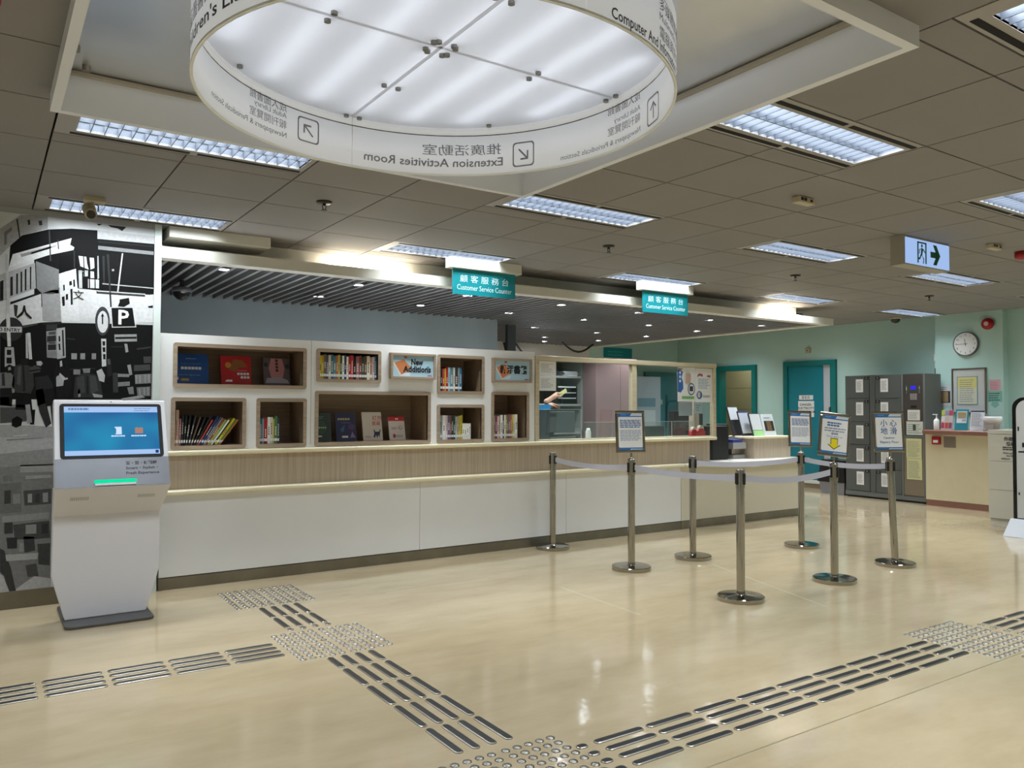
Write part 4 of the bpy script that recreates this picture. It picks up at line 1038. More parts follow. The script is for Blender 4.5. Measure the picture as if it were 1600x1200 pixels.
# framed notices on the bookcase face
for (x0, z0, x1, z1, body, lab) in ((3.11, 1.69, 3.58, 1.93, 'New\nAdditions', 'wood framed New Additions notice on the bookcase'), (4.23, 1.68, 4.70, 1.925, '新添書籍', 'wood framed notice with four large Chinese characters on the bookcase')):
    t = thing('framed_notice', lab, 'sign', ((x0+x1)/2, FY, z0), 'framed notices on the bookcase')
    d = 0.05; w_ = 0.022
    G().box(x0, FY-d, z0, x1, FY, z0+w_).box(x0, FY-d, z1-w_, x1, FY, z1).box(x0, FY-d, z0+w_, x0+w_, FY, z1-w_).box(x1-w_, FY-d, z0+w_, x1, FY, z1-w_).build('frame', WOOD_H, t, bevel=0.002)
    py = FY-d+0.018
    box(x0+w_, py, z0+w_, x1-w_, FY, z1-w_).build('print', flat('#a9c9d8'), t)
    W_, H_ = x1-x0, z1-z0
    def pol(pl, mt, nm, k=0):
        g = G(); g.add([(x0+u*W_, py-0.0006-0.0004*k, z0+v*H_) for u, v in pl], [tuple(range(len(pl)))]); g.build(nm, mt, t)
    pol([(0.09, 0.62), (0.29, 0.76), (0.46, 0.42), (0.24, 0.16)], flat('#c87d4d'), 'book_picture')
    pol([(0.07, 0.60), (0.09, 0.62), (0.24, 0.16), (0.22, 0.12)], flat('#e8d9cf'), 'book_picture')
    pol([(0.22, 0.12), (0.24, 0.17), (0.46, 0.30), (0.42, 0.12)], flat('#d8dfe4'), 'paper_picture')
    pol([(0.28, 0.88), (0.36, 0.88), (0.36, 0.80), (0.31, 0.80)], flat('#a8505c'), 'spot_picture')
    pol([(0.80, 0.5), (0.86, 0.52), (0.85, 0.42), (0.79, 0.42)], flat('#3f97a0'), 'spot_picture')
    pol([(0.80, 0.12), (0.94, 0.12), (0.90, 0.17), (0.84, 0.17)], flat('#a06f80'), 'spot_picture')
    ink = flat('#0b1220')
    if '\n' in body:
        text('New', 0.078, ink, t, (x0+W_*0.58, py-0.0022, z0+H_*0.56), align='CENTER', bold=0.035, w=0.125)
        text('Additions', 0.078, ink, t, (x0+W_*0.59, py-0.0022, z0+H_*0.28), align='CENTER', bold=0.035, w=0.29)
    else:
        text(body, 0.092, ink, t, (x0+W_*0.53, py-0.0022, z0+H_*0.40), align='CENTER', bold=0.03, w=0.33)

# ------------------------------------------------------------------ books
CN = {'#c9b91e': 'yellow', '#b8a018': 'mustard', '#6d5a50': 'brown', '#3f4a6a': 'slate blue', '#d8cfc0': 'off-white', '#2f6a80': 'teal', '#5f8794': 'grey blue', '#b8662f': 'orange', '#b9b45a': 'pale olive', '#efefe8': 'white', '#23305e': 'navy', '#a51f26': 'red', '#c02a2a': 'bright red', '#17181a': 'black', '#a06a76': 'dusty pink', '#7d3f38': 'maroon', '#2f4a34': 'dark green', '#5a4632': 'dark brown', '#e6dfca': 'cream', '#c79a84': 'salmon', '#d9c7cf': 'pale pink', '#1f6a90': 'blue', '#8a2f3a': 'crimson', '#4b7a3a': 'green', '#7a9a58': 'light green', '#6f5f86': 'purple', '#9aa5ad': 'light grey', '#b5443a': 'tomato red', '#8c4a2a': 'rust', '#9fc6d8': 'light blue', '#2c2f33': 'charcoal', '#b59a86': 'tan'}
def book(x, z, y, th, h, dp, col, lab, grp, lean=0.0, sticker=True, seed=0):
    """standing book, spine to the front; lean turns the top to the right about the lower right edge"""
    rd = random.Random(seed)
    t = thing('book', lab, 'book', (x, y, z), grp)
    t.rotation_euler = (0, lean, 0)
    c = 0.0022
    # local x: -th..0, so that the lower right edge is the pivot
    G().box(-th, 0, 0, -th+c, dp, h).box(-c, 0, 0, 0, dp, h).box(-th+c, 0, 0, -c, c, h).build('cover', M('book_'+col.lstrip('#'), col, 0.45), t, local=True)
    box(-th+c, c, 0.003, -c, dp-0.004, h-0.004).build('pages', PAGES, t, local=True)
    if sticker:
        box(-th+0.001, -0.0006, 0.022, -0.001, 0, 0.045).build('spine_label', PAPER, t, local=True)
    if th > 0.012:
        dark = sum(rgb(col)[:3]) < 0.9
        g = G(); k = h*rd.uniform(0.55, 0.8)
        while k > h*rd.uniform(0.3, 0.42):
            l = rd.uniform(0.010, 0.018)
            g.box(-th*0.66, -0.0005, k-l, -th*0.34, 0, k); k -= l+0.005
        if g.v: g.build('spine_title', flat('#d8d4c8') if dark else flat('#3a3a40'), t, local=True)
    return t
def row(key, where, grp, cols, widths, heights, z, y, x0):
    x = x0
    names = [CN[c] for c in cols]
    for i, c in enumerate(cols):
        th = widths[i] if isinstance(widths, (list, tuple)) else widths
        h = heights[i] if isinstance(heights, (list, tuple)) else heights
        if names.count(names[i]) == 1:
            lab = 'the only %s spined book in %s' % (names[i], where)
        else:
            lab = '%s spined book, %s from the left in %s' % (names[i], ORD[i], where)
        x += th
        book(x, z, y, th-0.001, h, 0.15, c, lab, grp, seed=ord(key[-1]) % 7+i*13)
    return x
# top middle niche, full row
c4 = ['#c9b91e', '#b8a018', '#6d5a50', '#3f4a6a', '#d8cfc0', '#2f6a80', '#5f8794', '#b8662f', '#b9b45a', '#2f4a34', '#efefe8', '#23305e', '#efefe8', '#a51f26', '#c02a2a', '#17181a', '#a06a76', '#7d3f38', '#2f4a34', '#5a4632', '#e6dfca', '#c79a84', '#d9c7cf', '#1f6a90']
w4 = [0.025, 0.018, 0.022, 0.02, 0.024, 0.022, 0.026, 0.018, 0.02, 0.018, 0.02, 0.02, 0.02, 0.022, 0.024, 0.026, 0.03, 0.026, 0.022, 0.026, 0.03, 0.024, 0.022, 0.02]
k = 0.545/sum(w4); w4 = [q*k for q in w4]
row('n4', 'the full top row niche', 'books in the full top niche', c4, w4, [0.205+0.006*((i*7) % 3) for i in range(24)], 1.675, FY+0.02, 2.452)
c3 = ['#1f6a90', '#9aa5ad', '#a51f26', '#efefe8', '#d8cfc0', '#b9b45a', '#4b7a3a', '#23305e']
row('n3', 'the small niche beside the leaning books', 'books in the small lower left niche', c3, [0.027, 0.012, 0.03, 0.024, 0.022, 0.012, 0.026, 0.018], [0.21, 0.215, 0.215, 0.225, 0.225, 0.21, 0.235, 0.215], 1.115, FY+0.03, 1.94)
c6 = ['#c02a2a', '#17181a', '#b5443a', '#c9b91e', '#a51f26', '#9fc6d8', '#5f8794', '#d8cfc0', '#2c2f33', '#9aa5ad', '#1f6a90']
row('n6', 'the upper square niche left of the Chinese notice', 'books in the upper square niche', c6, [0.02, 0.022, 0.026, 0.012, 0.026, 0.02, 0.036, 0.02, 0.034, 0.016, 0.026], [0.18, 0.215, 0.215, 0.22, 0.235, 0.23, 0.23, 0.23, 0.23, 0.23, 0.232], 1.585, FY+0.03, 3.648)
c7 = ['#e6dfca', '#9aa5ad', '#efefe8', '#d9c7cf', '#6f5f86', '#8c4a2a', '#2c2f33', '#2f4a34', '#9fc6d8', '#c79a84', '#b9b45a', '#c9b91e']
xe = row('n7', 'the lower square niche of pale books', 'books in the lower square niche', c7, [0.014, 0.032, 0.034, 0.022, 0.03, 0.014, 0.02, 0.022, 0.018, 0.018, 0.022, 0.022], [0.26, 0.235, 0.235, 0.235, 0.235, 0.235, 0.24, 0.235, 0.22, 0.225, 0.23, 0.235], 1.115, FY+0.03, 3.648)
for i in range(4):
    th = 0.024; xe += th
    book(xe, 1.115, FY+0.03, th-0.0015, 0.155, 0.12, '#efefe8', 'short white book, %s of the four matching ones in the lower square niche' % ORD[i], 'four matching short white books', seed=90+i)
c8 = ['#2c2f33', '#9aa5ad', '#8a2f3a', '#d9c7cf', '#b59a86', '#efefe8', '#23305e', '#e6dfca', '#7a9a58', '#8c4a2a', '#6f5f86', '#b8662f', '#c9b91e', '#d8cfc0', '#efefe8']
row('n8', 'the tall niche at the right end', 'books in the tall right end niche', c8, [0.02, 0.014, 0.026, 0.022, 0.016, 0.028, 0.016, 0.02, 0.018, 0.018, 0.022, 0.018, 0.016, 0.02, 0.032], [0.225]*5+[0.237]*4+[0.242]*6, 1.115, FY+0.03, 4.263)
# leaning row
lean = [('#8c4a2a', 0.014, 0.17, 0), ('#b59a86', 0.02, 0.285, 0), ('#c79a84', 0.012, 0.285, 0), ('#a06a76', 0.018, 0.215, 1), ('#17181a', 0.02, 0.24, 2), ('#17181a', 0.02, 0.24, 4), ('#17181a', 0.02, 0.24, 7), ('#2c2f33', 0.018, 0.245, 12), ('#5a4632', 0.016, 0.235, 17), ('#17181a', 0.018, 0.24, 22), ('#17181a', 0.016, 0.245, 26), ('#b5443a', 0.016, 0.23, 29),
        ('#23305e', 0.022, 0.265, 31), ('#3f4a6a', 0.018, 0.265, 32), ('#9aa5ad', 0.01, 0.26, 33), ('#8c4a2a', 0.022, 0.25, 33.5), ('#b9b45a', 0.01, 0.245, 34), ('#7a9a58', 0.016, 0.24, 34), ('#efefe8', 0.016, 0.24, 34.5), ('#17181a', 0.014, 0.235, 35), ('#c9b91e', 0.024, 0.255, 35), ('#4b7a3a', 0.014, 0.25, 35.5), ('#b8662f', 0.014, 0.25, 36)]
x = 1.272
nm = [CN[q[0]] for q in lean]
for i, (c, th, h, an) in enumerate(lean):
    a = math.radians(an)
    prev = math.radians(lean[i-1][3]) if i else 0.0
    x += th/math.cos(a)*0.74 + max(0.0, (a-prev))*0.05
    st = 'leaning' if an > 8 else 'upright'
    lab = 'the only %s spined book in the niche of leaning books' % nm[i] if nm.count(nm[i]) == 1 else '%s %s spined book, %s from the left in the niche of leaning books' % (st, nm[i], ORD[i])
    book(x, 1.115, FY+0.03, th*0.74-0.001, h, 0.15, c, lab, 'books in the niche of leaning books', lean=a, seed=i*5)
# display books leaning back, covers to the front
def display_book(xc, z, w_, h, col, lab, deco, rz=0.0, y=FY+0.14):
    t = thing('display_book', lab, 'book', (xc, y, z), 'books displayed cover forward')
    t.rotation_euler = (math.radians(-12), 0, rz)
    th = 0.014
    G().box(-w_/2, 0, 0, w_/2, 0.002, h).box(-w_/2, th-0.002, 0, w_/2, th, h).box(-w_/2, 0.002, 0, -w_/2+0.002, th-0.002, h).build('cover', M('book_'+col.lstrip('#'), col, 0.4), t, local=True)
    box(-w_/2+0.002, 0.002, 0.002, w_/2-0.003, th-0.002, h-0.003).build('pages', PAGES, t, local=True)
    for q, (kind, mt, *a) in enumerate(deco):
        yy = -0.0008-0.0003*q
        if kind == 'p':
            g = G(); g.add([(-w_/2+u*w_, yy, v*h) for u, v in a[0]], [tuple(range(len(a[0])))]); g.build('cover_art', mt, t, local=True)
        elif kind == 'b':       # row of blocks of title characters
            u, v, s, n_, st = a; g = G()
            for j in range(n_):
                x0 = -w_/2+u*w_+j*st
                g.box(x0, yy-0.0002, v*h, x0+s, yy, v*h+s); 
            g.build('cover_title', mt, t, local=True)
        elif kind == 't':
            body, u, v, s = a
            text(body, s, mt, t, (-w_/2+u*w_, yy, v*h), local=True, name='cover_title')
        elif kind == 'l':
            u, v, uw, vh, n_ = a; g = G(); lines(g, (-w_/2+u*w_, yy, v*h), (1, 0, 0), (0, 0, 1), uw*w_, vh*h, n_, seed=q+3); g.build('cover_print', mt, t, local=True)
    return t
def circle(u, v, r, a=1.0, n=14): return [(u+r*math.cos(2*PI*i/n), v+r*a*math.sin(2*PI*i/n)) for i in range(n)]
wt = flat('#dfe4ea'); gd = flat('#b49a4a')
display_book(1.425, 1.612, 0.26, 0.255, '#0f4a94', 'deep blue picture book displayed in the long top left niche', [('l', flat('#9db6d6'), 0.33, 0.82, 0.34, 0.05, 1), ('l', flat('#7fa0cc'), 0.18, 0.66, 0.64, 0.025, 1), ('b', wt, 0.18, 0.48, 0.022, 6, 0.027), ('l', flat('#6f8fb8'), 0.1, 0.27, 0.8, 0.06, 1), ('p', gd, [(0.16, 0.10), (0.42, 0.10), (0.40, 0.18), (0.18, 0.18)]), ('p', PAPER, [(0.04, 0.14), (0.10, 0.14), (0.10, 0.22), (0.04, 0.22)])])
display_book(1.78, 1.612, 0.25, 0.25, '#b3191f', 'bright red picture book displayed in the long top left niche', [('p', flat('#8c5a2c'), [(0.25, 0.52), (0.48, 0.44), (0.60, 0.60), (0.90, 0.62), (0.72, 0.86), (0.42, 0.88)]), ('p', flat('#c98a3a'), circle(0.24, 0.68, 0.1)), ('l', flat('#e8c2c0'), 0.55, 0.48, 0.35, 0.03, 1), ('b', wt, 0.53, 0.34, 0.020, 4, 0.026), ('b', wt, 0.64, 0.22, 0.020, 3, 0.026), ('p', PAPER, [(0.12, 0.10), (0.36, 0.10), (0.36, 0.17), (0.18, 0.17)])])
display_book(2.125, 1.612, 0.23, 0.245, '#5b4f55', 'grey and pink picture book displayed in the long top left niche', [('p', flat('#b87f84'), [(0.28, 0.28), (0.72, 0.28), (0.80, 0.62), (0.72, 0.98), (0.30, 0.98), (0.20, 0.62)]), ('b', flat('#3a2428'), 0.46, 0.86, 0.022, 1, 0.03), ('b', flat('#3a2428'), 0.46, 0.74, 0.022, 1, 0.03), ('b', flat('#3a2428'), 0.46, 0.62, 0.022, 1, 0.03), ('b', flat('#3a2428'), 0.46, 0.50, 0.022, 1, 0.03), ('p', flat('#a9a3b0'), [(0.05, 0.08), (0.95, 0.08), (0.9, 0.2), (0.6, 0.30), (0.12, 0.26)]), ('p', flat('#2a2a2c'), circle(0.1, 0.75, 0.08)), ('p', flat('#2a2a2c'), circle(0.9, 0.70, 0.09))])
display_book(2.53, 1.116, 0.185, 0.265, '#1c2f26', 'dark green book displayed at the left of the wide lower niche', [('l', flat('#6f8a7a'), 0.2, 0.78, 0.5, 0.12, 2), ('p', flat('#2f4f3a'), circle(0.5, 0.5, 0.28, 0.8)), ('b', flat('#cbd0a8'), 0.18, 0.46, 0.012, 6, 0.019), ('p', PAPER, [(0.1, 0.16), (0.52, 0.16), (0.52, 0.21), (0.1, 0.21)])])
display_book(2.765, 1.116, 0.195, 0.265, '#171c44', 'night blue book displayed in the wide lower niche', [('b', flat('#b9a878'), 0.12, 0.74, 0.018, 5, 0.024), ('l', flat('#7f80a8'), 0.3, 0.63, 0.5, 0.04, 1), ('p', flat('#54336a'), circle(0.78, 0.5, 0.16, 0.7)), ('p', flat('#3a5a8c'), [(0.2, 0.4), (0.45, 0.58), (0.4, 0.36), (0.3, 0.30)]), ('p', flat('#8a6fa0'), [(0.68, 0.12), (0.80, 0.34), (0.95, 0.12)]), ('p', PAPER, [(0.28, 0.12), (0.58, 0.12), (0.58, 0.19), (0.28, 0.19)])])
display_book(3.025, 1.116, 0.195, 0.27, '#d6cbbd', 'cream book with red characters and a dark chair picture in the wide lower niche', [('t', flat('#b5242c'), '紅色', 0.52, 0.72, 0.05), ('t', flat('#b5242c'), '寶藏', 0.48, 0.54, 0.044), ('p', flat('#26304a'), [(0.52, 0.12), (0.58, 0.26), (0.55, 0.38), (0.6, 0.38), (0.63, 0.31), (0.84, 0.31), (0.86, 0.38), (0.91, 0.38), (0.86, 0.22), (0.84, 0.10), (0.78, 0.20), (0.72, 0.08), (0.66, 0.20), (0.60, 0.10)]), ('l', flat('#6a5a50'), 0.1, 0.1, 0.34, 0.08, 2)])
display_book(3.275, 1.116, 0.165, 0.225, '#dcd0c6', 'small cream book with a red top band in the wide lower niche', [('p', flat('#c4202a'), [(0.0, 0.82), (1.0, 0.82), (1.0, 1.0), (0.0, 1.0)]), ('b', PAPER, 0.44, 0.88, 0.012, 2, 0.016), ('l', flat('#6a5a5a'), 0.15, 0.45, 0.4, 0.12, 2), ('t', flat('#4a4040'), '心', 0.56, 0.46, 0.05), ('p', flat('#a04048'), circle(0.3, 0.18, 0.09)), ('l', flat('#4a4040'), 0.4, 0.12, 0.45, 0.12, 2)])

# ------------------------------------------------------------------ self service kiosk
KX = 0.74
kw = M('kiosk_white', '#dcdadd', 0.35)
ks = M('kiosk_silver_film', '#6f7075', 0.4, 0.4, noise=0.12, nscale=3)
kg = M('kiosk_base_grey', '#5d5b5c', 0.35, 0.5)
t = thing('self_service_kiosk', 'white freestanding touch screen kiosk in front of the mural', 'kiosk', (KX, 5.98, 0))
g = G(); pl = []
for cx, cy, st in ((0.22, -0.17, -90), (0.22, 0.42, 0), (-0.22, 0.42, 90), (-0.22, -0.17, 180)):
    for q in (0, 30, 60, 90): pl.append((cx+0.045*math.cos(math.radians(st+q)), cy+0.045*math.sin(math.radians(st+q))))
g.prism(pl, (KX-0.01, 5.98, 0), (1, 0, 0), (0, 1, 0), 0.018).build('base_plate', kg, t, bevel=0.003)
# body: front outline with chamfered foot, 0.09 deep
bo = [(-0.245, 0.018), (0.245, 0.018), (0.325, 0.30), (0.325, 0.72), (-0.325, 0.72), (-0.325, 0.30)]
g = G()
g.prism(bo, (KX-0.015, 5.97, 0), (1, 0, 0), (0, 0, 1), -0.10).build('body', kw, t, bevel=0.006)
# slanted under-head and head (profile in y,z extruded along x)
hw = 0.345
def prof(poly, x0, x1):
    g = G(); n = len(poly)
    vs = [(x0, a, b2) for a, b2 in poly]+[(x1, a, b2) for a, b2 in poly]
    g.add(vs, [tuple(range(n)), tuple(range(2*n-1, n-1, -1))]+[(i, n+i, n+(i+1) % n, (i+1) % n) for i in range(n)])
    return g
UH = G()
a_, c_ = KX-0.015-0.325, KX-0.015+0.325
b_, d_ = KX-hw, KX+hw
UH.add([(a_, 5.972, 0.70), (c_, 5.972, 0.70), (d_, 5.80, 0.895), (b_, 5.80, 0.895), (a_, 6.07, 0.70), (c_, 6.07, 0.70), (d_, 5.95, 0.895), (b_, 5.95, 0.895)], [(0, 1, 2, 3), (5, 4, 7, 6), (4, 0, 3, 7), (1, 5, 6, 2), (0, 4, 5, 1), (3, 2, 6, 7)])
UH.build('under_head', kw, t)
P0 = Vector((KX, 5.80, 0.895)); up = Vector((0, 0.26, 0.575)).normalized(); HL = math.hypot(0.26, 0.575); ux = Vector((1, 0, 0)); nrm = ux.cross(up)   # nrm points to the viewer
nrm = -nrm if nrm.y > 0 else nrm
vs = []
for s in (0, 1):
    for u, v in ((-hw, 0), (hw, 0), (hw, HL), (-hw, HL)):
        vs.append(P0+ux*u+up*v-nrm*(0.075*s))
G().add(vs, [(0, 1, 2, 3), (7, 6, 5, 4), (0, 4, 5, 1), (1, 5, 6, 2), (2, 6, 7, 3), (3, 7, 4, 0)]).build('head', kw, t, bevel=0.006)
def kface(u0, v0, u1, v1, d, nm, mt, th=0.002, par=None, rnd=0.0):
    o = P0+nrm*d
    g = G()
    if rnd:
        pl = []
        for cx, cy, st in ((u1-rnd, v0+rnd, -90), (u1-rnd, v1-rnd, 0), (u0+rnd, v1-rnd, 90), (u0+rnd, v0+rnd, 180)):
            for q in (0, 30, 60, 90): pl.append((cx+rnd*math.cos(math.radians(st+q)), cy+rnd*math.sin(math.radians(st+q))))
        g.prism(pl, o, ux, up, th)
    else:
        g.prism([(u0, v0), (u1, v0), (u1, v1), (u0, v1)], o, ux, up, th)
    return g.build(nm, mt, par or t)
kface(-hw+0.002, 0.005, hw-0.002, 0.205, 0.0, 'silver_panel', ks)
kface(-0.31, 0.205, 0.315, 0.60, 0.0, 'screen_bezel', M('bezel_dark', '#16171a', 0.5, spec=0.25), 0.006, rnd=0.02)
# glowing display: a blue gradient picture, lit by its own backlight
sm = bpy.data.materials.new('display_picture'); sm.use_nodes = True
nt = sm.node_tree; nt.nodes.clear()
out = nt.nodes.new('ShaderNodeOutputMaterial'); em = nt.nodes.new('ShaderNodeEmission'); em.inputs[1].default_value = 0.85
tcn = nt.nodes.new('ShaderNodeTexCoord'); mpn = nt.nodes.new('ShaderNodeMapping'); mpn.inputs['Scale'].default_value = (2.2, 1.0, 3.0); mpn.inputs['Rotation'].default_value = (0, 0.6, 0)
nz = nt.nodes.new('ShaderNodeTexNoise'); nz.inputs['Scale'].default_value = 1.3; nz.inputs['Detail'].default_value = 1
cr_ = nt.nodes.new('ShaderNodeValToRGB')
cr_.color_ramp.elements[0].position = 0.32; cr_.color_ramp.elements[0].color = rgb('#2f5f9e')
cr_.color_ramp.elements[1].position = 0.68; cr_.color_ramp.elements[1].color = rgb('#2f9cc4')
nt.links.new(tcn.outputs['Object'], mpn.inputs[0]); nt.links.new(mpn.outputs[0], nz.inputs['Vector']); nt.links.new(nz.outputs['Fac'], cr_.inputs[0]); nt.links.new(cr_.outputs[0], em.inputs[0]); nt.links.new(em.outputs[0], out.inputs[0])
S0 = -0.285; S1 = 0.29; V0 = 0.225; V1 = 0.578
scr = kface(S0, V0, S1, V1, 0.006, 'display', sm, 0.001)
bar = M_emit('display_bar', '#a9c8f4', 0.9)
kface(S0, V1-0.042, S1, V1, 0.0072, 'header_bar', bar, 0.0005, scr)
kface(S0, V0, S1, V0+0.034, 0.0072, 'footer_bar', bar, 0.0005, scr)
kface(S1-0.028, V0+0.006, S1-0.008, V0+0.028, 0.008, 'corner_icon', M_emit('icon_navy', '#23407f', 0.8), 0.0004, scr)
g = G(); lines(g, P0+nrm*0.0082+ux*(S0+0.025)+up*(V1-0.03), ux, up, 0.13, 0.022, 1, th=0.7, seed=4); g.build('header_print', M_emit('header_ink', '#6d8fb8', 0.8), scr)
g = G(); lines(g, P0+nrm*0.0082+ux*(S1-0.15)+up*(V1-0.035), ux, up, 0.125, 0.03, 2, th=0.3, seed=5); g.build('header_print', M_emit('header_ink', '#6d8fb8', 0.8), scr)
wi = M_emit('icon_pale', '#cfe2fb', 0.95)
# scroll icon and map icon
o = P0+nrm*0.0082
def isc(pl, mt, nm, c):
    g = G(); g.add([o+ux*(c[0]+u)+up*(c[1]+v) for u, v in pl], [tuple(range(len(pl)))]); g.build(nm, mt, scr)
isc([(-0.016, -0.028), (0.022, -0.028), (0.022, 0.028), (-0.02, 0.028), (-0.02, 0.02), (-0.012, 0.016), (-0.012, -0.018), (-0.016, -0.02)], wi, 'scroll_icon', (0.035, 0.40))
isc([(-0.025, -0.022), (0.025, -0.022), (0.025, 0.018), (0.008, 0.024), (0.0, 0.016), (-0.01, 0.024), (-0.025, 0.018)], M_emit('icon_tan', '#b98a78', 0.8), 'map_icon', (0.165, 0.40))
for uc, s_ in ((-0.008, 0.085), (0.115, 0.095)):
    g = G(); lines(g, P0+nrm*0.0082+ux*uc+up*0.353, ux, up, s_, 0.013, 1, th=0.75, seed=6, ragged=0); g.build('icon_caption', wi, scr)
kink = flat('#1b1b1d')
text('智・型・新體驗', 0.026, kink, t, P0+nrm*0.0025+ux*0.072+up*0.155, ux, up, w=0.195, bold=0.03)
text('Smart・Stylish・', 0.025, kink, t, P0+nrm*0.0025+ux*0.072+up*0.120, ux, up, w=0.20, bold=0.03)
text('Fresh Experience', 0.025, kink, t, P0+nrm*0.0025+ux*0.072+up*0.085, ux, up, w=0.205, bold=0.03)
kface(-0.12, 0.028, 0.135, 0.05, 0.0, 'green_light_bar', M_emit('green_led', '#10e0a0', 1.0), 0.012, rnd=0.008)
kface(-0.115, 0.012, 0.13, 0.026, 0.0, 'ticket_slot', kw, 0.01)
# loudspeaker slots on the under-head
ud = Vector((0, -0.172, 0.195)).normalized()
for sx in (-1, 1):
    g = G()
    for j in range(10):
        cx = KX+sx*0.20-0.05+j*0.011
        q = Vector((cx, 5.972, 0.70))+ud*0.15-Vector((0, 0.0015, 0.0015))
        g.add([q, q+ux*0.005, q+ux*0.005+ud*0.03, q+ud*0.03], [(0, 1, 2, 3)])
    g.build('speaker_slots', flat('#a8a29a'), t)
G().cyl(P0+up*0.617+nrm*0.0005, P0+up*0.617+nrm*0.002, 0.004, n=10).build('camera_dot', BLACK, t)

# ------------------------------------------------------------------ belt stanchions
def stanchion(x, y, lab, tilt=(0, 0), sides=(), sign_top=False):
    t = thing('belt_stanchion', lab, 'stanchion', (x, y, 0), 'belt stanchions of the queue lane')
    G().lathe([(0.0, 0.0), (0.17, 0.0), (0.172, 0.004), (0.172, 0.030), (0.168, 0.035), (0.036, 0.042), (0.033, 0.05)], n=64, smooth=False).build('base', STEEL, t, local=True)
    dx, dy = tilt
    top = 0.955
    G().cyl((0, 0, 0.045), (dx, dy, top), 0.031, n=24).build('post', STEEL, t, local=True)
    G().cyl((dx, dy, top-0.125), (dx, dy, top+0.012), 0.0335, n=24).build('belt_head', STEEL_D if sign_top else STEEL, t, local=True)
    for a in (0, 90, 180, 270):
        ar = math.radians(a)
        G().cbox((dx+0.035*math.cos(ar), dy+0.035*math.sin(ar), top-0.055), (0.018, 0.02, 0.085), rz=ar).build('belt_cassette', BLACK, t, bevel=0.003, local=True)
    if sign_top:
        G().lathe([(0.0335, top+0.012), (0.03, top+0.022), (0.012, top+0.026), (0.01, top+0.035)], (dx, dy, 0), 20).build('cap', STEEL, t, local=True)
        G().cyl((dx, dy, top+0.026), (dx, dy, top+0.075), 0.009, n=12).build('sign_stem', STEEL_D, t, local=True)
    else:
        G().lathe([(0.0335, top+0.012), (0.031, top+0.017), (0.0, top+0.018)], (dx, dy, 0), 24).build('cap', STEEL_D, t, local=True)
    return t
ST = {'a': (4.83, 6.43), 'b': (4.80, 5.23), 'c': (4.73, 3.96), 'd': (5.64, 5.29), 'e': (7.06, 5.12), 'f': (5.88, 3.95), 'g': (6.95, 4.05)}
stanchion(*ST['a'], 'plain stanchion standing against the long counter')
stanchion(*ST['b'], 'stanchion with framed notice in line with the one at the counter', sign_top=True)
stanchion(*ST['c'], 'plain stanchion nearest the camera at the lane corner')
stanchion(*ST['d'], 'plain stanchion in the middle of the lane, in front of the low desk', )
stanchion(*ST['e'], 'stanchion with framed notice in front of the teal door', sign_top=True)
stanchion(*ST['f'], 'stanchion carrying the tilted notice with a yellow arrow', sign_top=True)
stanchion(*ST['g'], 'stanchion carrying the slippery floor sign, in front of the lockers', tilt=(-0.03, 0.02), sign_top=True)
belt = M('belt_grey', '#bcbcc8', 0.6)
def belt_run(a, b, lab, z0=0.925, z1=0.925, sag=0.03, h=0.048):
    A = Vector((*ST[a], 0)); B = Vector((*ST[b], 0)); d = (B-A).normalized(); nn = Vector((-d.y, d.x, 0))*0.0012
    A = A+d*0.047; B = B-d*0.047; n = 16; vs = []; fs = []
    for i in range(n+1):
        s = i/n; p = A.lerp(B, s); z = z0+(z1-z0)*s-sag*4*s*(1-s)
        for q, dz in ((nn, 0), (nn, -h), (-nn, -h), (-nn, 0)):
            vs.append((p.x+q.x, p.y+q.y, z+dz))
    for i in range(n):
        for j in range(4): fs.append((4*i+j, 4*i+(j+1) % 4, 4*i+4+(j+1) % 4, 4*i+4+j))
    o = G().add(vs, fs).build('retractable_belt', belt); tag(o, lab, 'belt', 'grey queue belts')
belt_run('a', 'b', 'grey belt from the counter stanchion to the first notice stanchion')
belt_run('b', 'c', 'grey belt running on to the nearest corner stanchion', sag=0.02)
belt_run('c', 'f', 'grey belt from the nearest stanchion to the yellow arrow notice', sag=0.035)
belt_run('d', 'e', 'grey belt across in front of the low desk')
belt_run('e', 'g', 'grey belt from the teal door stanchion to the slippery floor sign')

